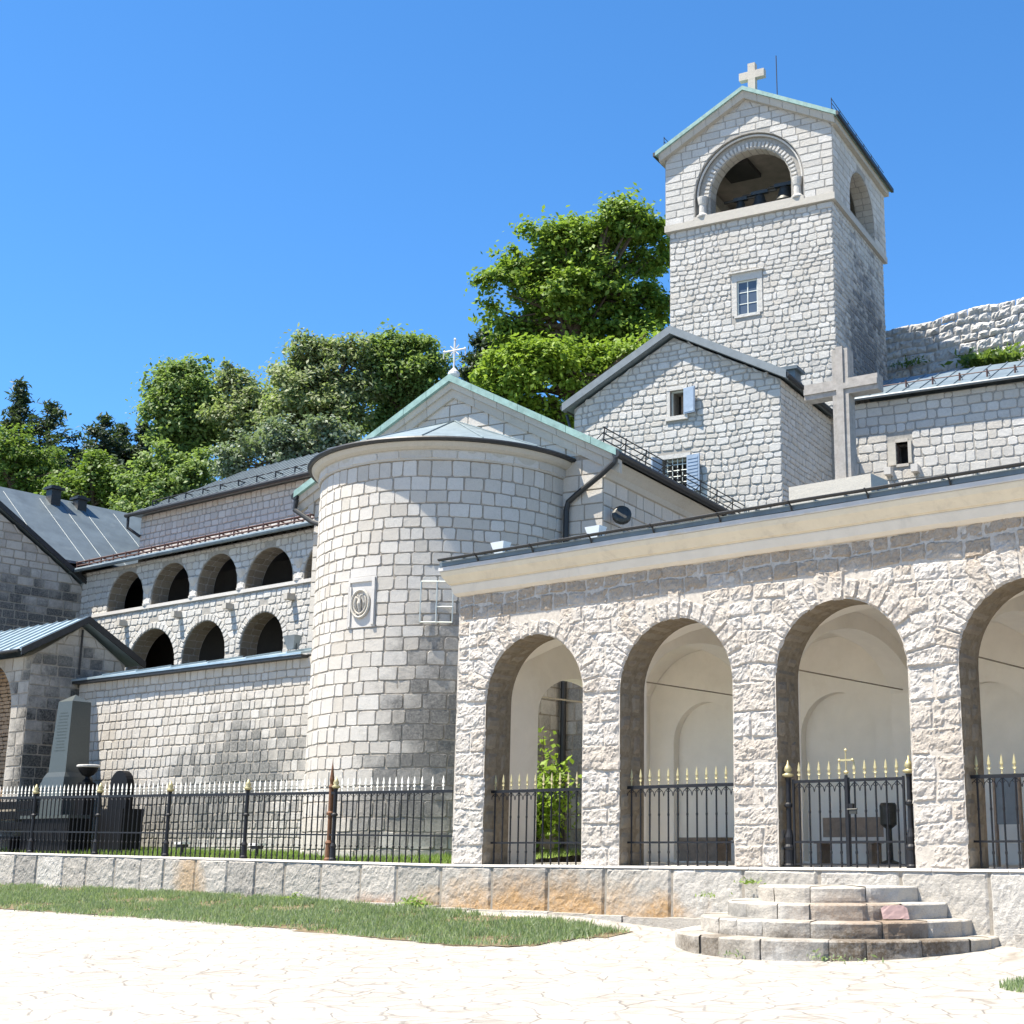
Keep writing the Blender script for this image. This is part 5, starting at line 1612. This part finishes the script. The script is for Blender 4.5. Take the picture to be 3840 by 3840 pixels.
# ------------------------------------------------------------------ left wing: gabled end and long grey roof
lw = root('left_wing', FA, 'stone wing with shaded blackened gable wall and long slate roof at the left edge', 'building')
def build_lw():
    XR = -40.4; yc = 3.2; ap = 14.05; sl = .63; y1 = 8.35; ez = ap - sl * (y1 - yc)
    mb = MB()
    PXm = lambda a, b, d: (d, a, b)
    yl = yc - (y1 - yc)
    mb.prism(PXm, [(yl, .5), (y1, .5), (y1, ez), (yc, ap), (yl, ez)], XR - .6, XR)
    masonry(mb, wallP('x', XR, 1), free_fn(lambda z: (yl, y1) if z < ez else (yc - (ap - z) / sl, yc + (ap - z) / sl)), 6, ap - .1, (.26, .36), (.34, .72), seed=141, gap=.03, depth=.025, bev=.018, jit=.012, corner=.025)
    mb.box(-52, XR - .6, yl, yl + .5, .5, ez); mb.box(-52, XR - .6, y1 - .5, y1, .5, ez)
    mb.box(-50, -41.2, 8.4, 30, .5, 11.9)
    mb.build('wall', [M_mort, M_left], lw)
    rb = MB()
    for sg in (-1, 1):
        def q(y, x, dz): return (x, yc + sg * y, ap + .14 - sl * y + dz)
        E_ = (y1 - yc) + .35
        rb.hexa([q(0, -52, 0), q(0, XR + .25, 0), q(E_, XR + .25, 0), q(E_, -52, 0), q(0, -52, .1), q(0, XR + .25, .1), q(E_, XR + .25, .1), q(E_, -52, .1)])
    vb = MB()
    for sg in (-1, 1):
        def q(y, x, dz): return (x, yc + sg * y, ap + .14 - sl * y + dz)
        vb.hexa([q(0, XR + .22, -.08), q(0, XR + .28, -.08), q(E_, XR + .28, -.08), q(E_, XR + .22, -.08), q(0, XR + .22, .13), q(0, XR + .28, .13), q(E_, XR + .28, .13), q(E_, XR + .22, .13)])
    vb.build('verge_board', M_dark, lw)
    # long roof running away from the viewer
    rx, rz, ex, ezr = -45.2, 15.4, -41.0, 12.0
    for sg in (1, -1):
        X1 = rx + sg * (ex - rx)
        rb.hexa([(rx, 4.5, rz), (X1, 4.5, ezr), (X1, 32, ezr), (rx, 32, rz), (rx, 4.5, rz + .1), (X1, 4.5, ezr + .1), (X1, 32, ezr + .1), (rx, 32, rz + .1)])
    rf = rb.build('roof', M_slate2, lw)
    sm = MB(); y = 5.3; rg = random.Random(2)
    while y < 31:
        sm.tube([(rx + .3, y, rz - .135), (ex, y, ezr + .102)], .006, 4)
        y += rg.uniform(.9, 1.6)
    sm.build('roof_seam', plain('seam_metal', (.10, .118, .128), .5, metal=.3, var=.3, scale=5), rf)
    for (y, w, h, lab) in ((9.0, .42, .62, 'larger chimney'), (10.2, .40, .42, 'smaller chimney')):
        c = MB(); x = -44.85
        c.box(x - w / 2, x + w / 2, y - w / 2, y + w / 2, 14.6, 15.1 + h); c.box(x - w / 2 - .1, x + w / 2 + .1, y - w / 2 - .1, y + w / 2 + .1, 15.101 + h, 15.2 + h)
        c.box(x - w / 2 + .03, x + w / 2 - .03, y - w / 2 + .03, y + w / 2 - .03, 15.2 + h, 15.28 + h)
        c.build('chimney', M_dark, rf)
build_lw()

# ------------------------------------------------------------------ graves and monument behind the fence
ob = root('obelisk', FA, 'tall grey green granite obelisk on a stepped plinth behind the fence', 'monument', at=(-29.45, 1.5, 0))
def build_ob():
    z0 = 1.1
    def frus(b, w0, d0, w1, d1, za, zb):
        b.hexa([(-w0, -d0, za), (w0, -d0, za), (w0, d0, za), (-w0, d0, za), (-w1, -d1, zb), (w1, -d1, zb), (w1, d1, zb), (-w1, d1, zb)])
    b = MB(); frus(b, .385, .385, .315, .315, 3.42, 5.46)
    b.add([(-.315, -.315, 5.46), (.315, -.315, 5.46), (.315, .315, 5.46), (-.315, .315, 5.46), (0, 0, 5.68)], [(0, 1, 4), (1, 2, 4), (2, 3, 4), (3, 0, 4)])
    o = b.build('shaft', M_obel, ob)
    t = MB()
    rg = random.Random(1)
    for k in range(13):
        z = 5.1 - k * .09
        hw = (.315 + (5.46 - z) / 2.04 * .07) * rg.uniform(.45, .72); yy = -(.315 + (5.46 - z) / 2.04 * .07) - .002
        # rows of worn engraving: short incised strokes
        x = -hw
        while x < hw:
            w = rg.uniform(.015, .04); t.box(x, min(x + w, hw), yy - .001, yy + .02, z, z + .035); x += w + rg.uniform(.012, .03)
    t.build('engraving', M_obeld, o)
    p = MB(); frus(p, .50, .50, .47, .47, 3.14, 3.28); frus(p, .47, .47, .40, .40, 3.281, 3.42); frus(p, .54, .54, .51, .51, 2.98, 3.139); frus(p, .50, .50, .50, .50, 1.5, 2.979); frus(p, .66, .66, .66, .66, z0, 1.499)
    p.build('plinth', M_obel, ob)
    for o_ in (ob,): o_.rotation_euler.z += R_(5)
build_ob()
for x, y, lab in ((-30.05, 1.95, 'dark stone urn at the left side of the obelisk'), (-28.45, 1.5, 'dark stone urn at the right side of the obelisk')):
    o = root('stone_urn', FA, lab, 'urn', 'urns beside the obelisk', at=(x, y, 0))
    b = MB(); b.lathe([(.15, 0), (.15, .05), (.07, .10), (.06, .16), (.16, .21), (.25, .33), (.28, .42)], (0, 0, 3.12), n=18); b.build('bowl', M_black, o, smooth=False)
    b = MB(); b.lathe([(.28, 0), (.32, .02), (.32, .06), (.29, .075)], (0, 0, 3.541), n=18); b.build('rim', M_trimw, o)
    b = MB(); b.box(-.17, .17, -.17, .17, 1.1, 3.12); b.build('pedestal', M_black, o)
hs = root('headstone', FA, 'black round topped headstone on a block beside the obelisk', 'gravestone', at=(-26.75, 1.5, 0))
b = MB()
prof = [(-.42, 1.2), (.42, 1.2), (.42, 2.95)] + [(.42 * math.cos(a), 2.95 + .45 * math.sin(a)) for a in np.linspace(0, math.pi, 14)][1:-1] + [(-.42, 2.95)]
b.prism(lambda a, c, d: (a, d, c), prof, -.1, .12); b.build('slab', M_black, hs)
b = MB(); b.box(-.62, .62, -.3, .35, 1.0, 2.35); b.build('block', M_black, hs)
gs = root('grave_slab', FA, 'low dark granite tomb between headstone and bench', 'tomb', at=(-28.6, .75, 0))
b = MB(); b.box(-1.3, 1.0, -.25, .3, 1.0, 2.1); b.build('body', M_black, gs)
b = MB(); b.box(-1.36, 1.06, -.30, .36, 2.101, 2.19); b.build('lid', M_obel, gs)
bn = root('slatted_bench', FA, 'black bench of wide slats behind the fence at the left edge', 'bench', at=(-32.1, .55, 1.2))
for z, y in ((.34, -.2), (.36, .0), (.38, .2)):
    b = MB(); b.box(-2.2, 2.1, y - .08, y + .08, z, z + .05); b.build('slat', M_black, bn)
for z in (.62, .92, 1.2):
    b = MB(); b.box(-2.2, 2.1, .30, .36, z, z + .22); b.build('back_slat', M_black, bn)
for x in (-1.9, 1.95):
    b = MB(); b.box(x - .06, x + .06, -.25, .29, -.1, .335); b.box(x - .06, x + .06, .365, .45, -.1, 1.45); b.build('leg', M_black, bn)

# things inside the loggia, seen through the bars
o = root('wooden_bench', FA, 'dark wooden bench inside the loggia behind the gate', 'bench', at=(-5.6, 4.6, SILL + .004))
b = MB(); b.box(-.7, .7, -.22, .22, .42, .47); b.build('seat', M_wood, o)
b = MB(); b.box(-.7, .7, .18, .22, .55, .95); b.build('backrest', M_wood, o)
for x in (-.6, .6):
    b = MB(); b.box(x - .04, x + .04, -.2, .22, 0, .42); b.build('leg', M_wood, o)
o = root('wooden_chest', FA, 'low brown wooden chest behind the railing beside the gate', 'chest', at=(-9.4, 4.9, SILL + .004))
b = MB(); b.box(-.5, .5, -.3, .3, .05, .50); b.build('body', M_wood, o)
b = MB(); b.box(-.53, .53, -.33, .33, .501, .56); b.build('lid', M_wood, o)
o = root('metal_urn', FA, 'dark metal candle stand inside the loggia behind the gate lock', 'candle stand', at=(-4.3, 3.9, SILL + .004))
b = MB(); b.lathe([(.18, 0), (.18, .06), (.07, .1), (.06, .7), (.16, .78), (.17, 1.15), (.14, 1.2)], n=14); b.build('body', M_verdb, o)
o = root('notice_board', FA, 'grey framed notice board standing inside the rightmost arch', 'notice board', at=(-1.5, 3.2, SILL + .004))
b = MB(); b.box(-.25, .25, -.02, .02, .75, 1.6); b.build('panel', M_greyv, o)
for x in (-.24, .24):
    b = MB(); b.box(x - .02, x + .02, -.05, .05, 0, 1.62); b.build('post', M_wood, o)

# pink sheet and weeds on the steps
o = root('pink_sheet', FA, 'crumpled pink sheet lying against a riser of the round steps', 'sheet', at=(-1.47, -1.42, .222))
o.rotation_euler.z += R_(52)
b = MB(); V = []
for j in range(6):
    for i in range(8):
        t = j / 5
        V.append((-.22 + .44 * i / 7, .07 * t - .02, .015 + .20 * t * (1 if i not in (0, 7) else .8) + .02 * noise.noise(Vector((i * .7, j * .8, 3)))))
b.add(V, [(j * 8 + i, j * 8 + i + 1, (j + 1) * 8 + i + 1, (j + 1) * 8 + i) for j in range(5) for i in range(7)])
sh = b.build('cloth', M_pink, o)
md = sh.modifiers.new('thick', 'SOLIDIFY'); md.thickness = .006

# ------------------------------------------------------------------ foliage
def leaf_mesh(name, centers, normals, sizes, mat, rs, parent=None, aspect=.6):
    n = len(centers)
    C_ = np.asarray(centers); N = np.asarray(normals); N /= np.linalg.norm(N, axis=1)[:, None] + 1e-9
    T = rs.randn(n, 3); T -= (T * N).sum(1)[:, None] * N; T /= np.linalg.norm(T, axis=1)[:, None] + 1e-9
    Bn = np.cross(N, T)
    s = np.asarray(sizes)[:, None]
    V = np.empty((n * 4, 3))
    V[0::4] = C_ - T * s; V[1::4] = C_ + Bn * s * aspect + N * s * .12; V[2::4] = C_ + T * s; V[3::4] = C_ - Bn * s * aspect + N * s * .12
    me = bpy.data.meshes.new(name)
    me.vertices.add(n * 4); me.vertices.foreach_set('co', V.ravel())
    me.loops.add(n * 4); me.loops.foreach_set('vertex_index', np.arange(n * 4))
    me.polygons.add(n); me.polygons.foreach_set('loop_start', np.arange(n) * 4); me.polygons.foreach_set('loop_total', np.full(n, 4))
    me.materials.append(mat); me.update()
    o = bpy.data.objects.new(name, me); COL.objects.link(o)
    if parent: o.parent = parent
    return o

def tree(label, lobes, Y, mat, seed, nleaf, size, base_px=None, clump=.55, per=16, group='trees on the hill', dark=None, flat=.75):
    """lobes: (px, py, r_px) in 3840 px photo pixels -> spheres of foliage at depth Y; trunk stands on the hill below"""
    rs = np.random.RandomState(seed); rg = random.Random(seed)
    k = Y / (FOC * math.cos(PITCH)) * 1.0
    L = []
    for (px, py, r) in lobes:
        p = far_point(px, py, Y); rr = r * k
        L.append((p + Vector((0, rg.uniform(-.6, .6) * rr, 0)), rr))
    cxm = sum(p.x * r for p, r in L) / sum(r for p, r in L)
    for p, r in list(L):                       # boughs that break out of the round outline
        for _ in range(3):
            a = rg.uniform(-.5, math.pi + .5); e = rg.uniform(.75, 1.02)
            L.append((p + Vector((math.cos(a) * r * e, rg.uniform(-.5, .3) * r, math.sin(a) * r * e * .9)), r * rg.uniform(.24, .42)))
    gx = base_px if base_px else cxm
    gz = hill_z(gx, Y) - .5
    t = root('tree', None, label, 'tree', group, at=(gx, Y, gz))
    off = np.array([gx, Y, gz])
    # clumps spread through each lobe, denser near its outside
    vol = np.array([r ** 2.2 for p, r in L]); vol /= vol.sum()
    per = int(per * 2.6); clump *= .85; size *= .72
    nc = max(20, int(nleaf * 1.5) // per)
    ci = rs.choice(len(L), nc, p=vol)
    d = rs.randn(nc, 3); d /= np.linalg.norm(d, axis=1)[:, None]
    rad = rs.rand(nc) ** .5 * (1 + .14 * rs.randn(nc).clip(-1, 1.2))
    cen = np.array([L[i][0] for i in ci]) + d * (rad * np.array([L[i][1] for i in ci]))[:, None] * np.array([1, 1, .95])
    keep = np.array([noise.noise(Vector((float(c[0]) * .42, float(c[1]) * .42, float(c[2]) * .5 + seed))) < .42 for c in cen])
    cen = cen[keep]; d = d[keep]; nc = len(cen)
    cn = d + np.array([0, 0, .55])
    cr = clump * (.6 + .8 * rs.rand(nc))
    idx = np.repeat(np.arange(nc), per); n = len(idx)
    q = rs.randn(n, 3) * np.array([1, 1, flat * .8]) * .5
    cc = cen[idx] + q * cr[idx][:, None]
    nn = cn[idx] * .7 + rs.randn(n, 3) * .55 + np.array([0, 0, .45])
    sz = size * (.6 + .8 * rs.rand(n))
    leaf_mesh('crown', cc - off, nn, sz, mat, rs, t)
    # trunk and limbs reaching into the lobes
    b = MB()
    top = max(L, key=lambda a: a[0].z)
    mid = Vector((cxm, Y, min(p.z - r * .3 for p, r in L)))
    o = Vector(off)
    r0 = .10 + .011 * (top[0].z - gz)
    b.tube([Vector((0, 0, 0)), (mid - o) * .5 + Vector((.1, 0, 0)), mid - o, (mid + (top[0] - mid) * .5) - o, top[0] - o], [r0, r0 * .8, r0 * .62, r0 * .4, r0 * .12], 8)
    for p, r in L[:len(lobes)]:
        for j in range(3):
            e = p + Vector((rg.uniform(-.6, .6), rg.uniform(-.6, .6), rg.uniform(0, .6))) * r
            st = mid.lerp(top[0], rg.uniform(.0, .5))
            b.tube([st - o, st.lerp(e, .5) + Vector((0, 0, -.2)) - o, e - o], [r0 * .35, r0 * .2, r0 * .05], 5)
    b.build('trunk', M_bark, t)
    return t

def conifer(label, px, ytop, ybot, wpx, Y, mat, seed, nwh=14, lean=0):
    rs = np.random.RandomState(seed); rg = random.Random(seed)
    top = far_point(px, ytop, Y); bot = far_point(px, ybot, Y)
    k = Y / (FOC * math.cos(PITCH)); W = wpx * k / 2 * 1.55
    gz = hill_z(bot.x, Y) - .5
    t = root('conifer', None, label, 'tree', 'dark conifers on the hill', at=(bot.x, Y, gz))
    H = top.z - gz
    b = MB(); b.tube([(0, 0, 0), (0, 0, H * .5), (0, 0, H)], [.28, .18, .03], 7)
    C_, N, S = [], [], []
    z0 = bot.z - gz
    for w in range(nwh):
        f = w / (nwh - 1)
        z = z0 + (H - z0) * f
        L = W * ((1 - f) ** .8 * .9 + .07) * rg.uniform(.8, 1.15)
        nb_ = max(4, int(9 * (1 - f) + 4))
        for j in range(nb_):
            a = rg.uniform(0, 6.28); l = L * rg.uniform(.65, 1.15)
            up = rg.uniform(.10, .40)
            e = Vector((math.cos(a) * l, math.sin(a) * l, z + up * l)); s0 = Vector((0, 0, z))
            b.tube([s0, e], [.05, .012], 4, cap=False)
            m = int(26 + 70 * l / max(W, .1) * .7)
            for q in range(m):
                u = rg.random() ** .6
                p = s0.lerp(e, u) + Vector((rg.gauss(0, .20), rg.gauss(0, .20), rg.gauss(.05, .12)))
                C_.append(p); N.append((rg.gauss(0, .6), rg.gauss(0, .6), .8)); S.append(rg.uniform(.13, .28))
    for q in range(60):
        C_.append(Vector((rg.gauss(0, .12), rg.gauss(0, .12), H - rg.random() ** 1.5 * 1.6))); N.append((rg.gauss(0, 1), rg.gauss(0, 1), .3)); S.append(rg.uniform(.08, .16))
    b.build('trunk', M_bark, t)
    leaf_mesh('crown', np.array(C_), np.array(N, dtype=float), np.array(S), mat, rs, t, aspect=.28)

L_bright = leaf_mat('bright_leaves', [(.08, .15, .022), (.135, .22, .03), (.20, .30, .042), (.28, .38, .06)], .5)
L_bright2 = leaf_mat('yellow_green_leaves', [(.13, .21, .02), (.20, .31, .03), (.27, .38, .045)], .45)
L_mid = leaf_mat('mid_green_leaves', [(.09, .145, .045), (.14, .215, .06), (.20, .29, .08), (.28, .37, .14)], .5)
L_olive = leaf_mat('olive_leaves', [(.13, .18, .07), (.20, .25, .10), (.28, .32, .15), (.40, .42, .27)], .5)
L_silver = leaf_mat('silver_leaves', [(.10, .15, .08), (.17, .22, .13), (.32, .35, .28), (.13, .19, .09)], .35)
L_con = leaf_mat('conifer_needles', [(.018, .035, .024), (.03, .055, .034), (.05, .08, .05), (.07, .10, .068)], .15)
L_low = leaf_mat('bush_leaves', [(.07, .125, .025), (.115, .19, .035), (.165, .25, .05)], .45)

tree('big bright green broadleaf tree rising left of the bell tower', [(2330, 850, 105), (2230, 900, 85), (2430, 960, 100), (2150, 950, 90), (2060, 1000, 95), (2280, 1080, 130), (2450, 1160, 95), (1985, 1070, 85), (1920, 1150, 75), (2110, 1140, 110), (2000, 1230, 90), (1900, 1230, 60), (2170, 1280, 110), (1890, 1080, 85), (1850, 1170, 70), (1950, 985, 85), (2050, 910, 85), (2150, 860, 70), (1930, 1270, 80), (2320, 780, 45), (2420, 860, 65), (2330, 1230, 110)], 66, L_bright, 1, 32000, .19, clump=.62, per=14)
tree('yellow green leafy tree in front of the big one, right of the church cross', [(2330, 1370, 110), (2200, 1400, 110), (2060, 1390, 120), (1960, 1430, 120), (1860, 1400, 80), (2120, 1500, 120), (2020, 1540, 100), (2400, 1330, 80), (1880, 1500, 90), (2200, 1540, 90)], 60, L_bright2, 2, 17000, .17, clump=.62, per=14)
conifer('dark pine peeking out behind the church cross', 1815, 1255, 1440, 170, 74, L_con, 3, 9)
tree('green rounded tree left of the church cross', [(1500, 1310, 75), (1420, 1360, 80), (1590, 1340, 75), (1640, 1400, 60), (1480, 1420, 110), (1580, 1450, 100), (1390, 1460, 80), (1520, 1530, 110), (1430, 1560, 90)], 70, L_mid, 4, 17000, .16, clump=.6)
tree('tall olive green tree with airy crown behind the apse', [(1150, 1330, 80), (1240, 1310, 70), (1330, 1310, 60), (1080, 1400, 90), (1200, 1430, 120), (1310, 1440, 90), (1120, 1520, 110), (1250, 1550, 110), (1060, 1600, 90), (1180, 1640, 110)], 68, L_olive, 5, 18000, .16, clump=.6)
tree('slim olive yellow tree between the dark and the airy tree', [(860, 1400, 45), (900, 1450, 70), (960, 1520, 80), (880, 1560, 80), (980, 1620, 80), (900, 1660, 80)], 72, L_olive, 6, 9000, .15, clump=.55)
tree('dark green tree standing highest on the left of the hill', [(640, 1420, 65), (740, 1410, 70), (600, 1470, 60), (700, 1490, 100), (790, 1500, 80), (650, 1570, 100), (760, 1590, 100), (820, 1640, 80), (640, 1650, 60), (720, 1680, 80)], 74, L_mid, 7, 16000, .16, clump=.6)
tree('silvery green shrub tree just above the gallery roof', [(900, 1720, 80), (1000, 1700, 90), (1100, 1700, 90), (1190, 1720, 80), (1050, 1640, 70), (1280, 1650, 90), (1150, 1790, 90), (1300, 1740, 80), (850, 1770, 60)], 64, L_silver, 8, 13000, .14, clump=.55)
conifer('dark conifer cut by the left edge of the photo', 30, 1445, 1850, 150, 82, L_con, 11, 14)
conifer('broad dark pine second from the left edge', 155, 1525, 1900, 360, 82, L_con, 12, 14)
conifer('small pointed conifer left of the tall dark tree', 365, 1575, 1850, 230, 84, L_con, 13, 12)
conifer('slim conifer growing against the small pointed one', 435, 1605, 1850, 110, 86, L_con, 14, 11)
conifer('narrow conifer directly left of the tall dark tree', 520, 1598, 1830, 110, 86, L_con, 15, 11)
tree('leafy bush tree over the chimney roof at the left edge', [(60, 1700, 100), (160, 1740, 80), (20, 1800, 90), (140, 1840, 90), (230, 1800, 60), (80, 1900, 80)], 76, L_low, 21, 9000, .15, clump=.55, group='bushes above the roofs')
tree('bright bush behind the two chimneys', [(300, 1800, 80), (390, 1790, 80), (260, 1880, 80), (380, 1880, 90), (450, 1840, 70), (210, 1920, 60), (470, 1930, 70)], 72, L_low, 22, 10000, .15, clump=.55, group='bushes above the roofs')
tree('dense green bush left of the hipped roof', [(590, 1740, 90), (660, 1790, 90), (540, 1820, 90), (620, 1870, 90), (500, 1900, 80), (720, 1800, 80), (760, 1760, 70), (560, 1930, 60)], 70, L_mid, 23, 12000, .15, clump=.55, group='bushes above the roofs')

# sapling outside the left end of the loggia
def sapling():
    rs = np.random.RandomState(31); rg = random.Random(31)
    t = root('sapling', FA, 'leafy green sapling seen through the leftmost arch', 'plant', at=(-13.35, 3.75, lawn_z(-13, 3.7)))
    b = MB(); C_, N, S = [], [], []
    for k in range(9):
        a = rg.uniform(0, 6.28); h = rg.uniform(1.2, 2.3) if k else 2.75
        path = [Vector((0, 0, 0)), Vector((math.cos(a) * .12, math.sin(a) * .12, h * .4)), Vector((math.cos(a) * (.5 if k else .1), math.sin(a) * .5, h))]
        b.tube(path, [.03, .022, .008], 6)
        for q in range(150):
            u = .28 + .72 * rg.random(); p = path[0].lerp(path[2], u)
            r = .62 * (1 - abs(u - .55) * 1.1)
            C_.append(p + Vector((rg.gauss(0, r * .6), rg.gauss(0, r * .6), rg.gauss(0, .12)))); N.append((rg.gauss(0, .6), rg.gauss(-.3, .6), .7)); S.append(rg.uniform(.06, .12))
    b.build('stem', M_bark, t)
    leaf_mesh('foliage', np.array(C_), np.array(N, dtype=float), np.array(S), L_bright2, rs, t)
sapling()

def tuft(frame, at, n, h, r, label, mat, seed, name='weed_tuft'):
    rs = np.random.RandomState(seed); rg = random.Random(seed)
    t = root(name, frame, label, 'plant', at=at)
    C_ = rs.randn(n, 3) * np.array([r, r * .6, h * .35]); C_[:, 2] = np.abs(C_[:, 2])
    leaf_mesh('leaves', C_, rs.randn(n, 3) * .7 + np.array([0, 0, .6]), h * (.2 + .25 * rs.rand(n)), mat, rs, t, aspect=.35)
tuft(FA, (-4.75, -.5, .70), 60, .12, .14, 'bright weed growing on the top step at its left end', M_grassb, 1)
tuft(FA, (-5.55, -.6, .47), 50, .10, .14, 'bright weed growing at the left end of the second highest step', M_grassb, 2)
tuft(FA, (-1.9, -2.72, -.30), 90, .14, .30, 'weeds along the foot of the lowest step on the right', M_grass, 3)
tuft(FA, (-3.35, -3.0, -.30), 50, .14, .12, 'dark weed at the foot of the lowest step in the middle', M_grass, 4)
tuft(FA, (-12.9, -.55, .14), 90, .22, .18, 'leafy weed at the foot of the base wall below the fence end', M_grassb, 5)
tuft(FA, (-16.7, -.5, .18), 60, .2, .15, 'broad leaved weed at the foot of the base wall under the brown post', M_grassb, 6)
tuft(FB, (10.0, 23.5, 20.35), 700, .6, .62, 'green bushes on the ledge below the rampart', L_low, 7, 'ledge_bush')
tuft(FB, (6.6, 23.55, 20.85), 160, .26, .4, 'small patch of greenery at the left part of the rampart', L_low, 8, 'ledge_bush')
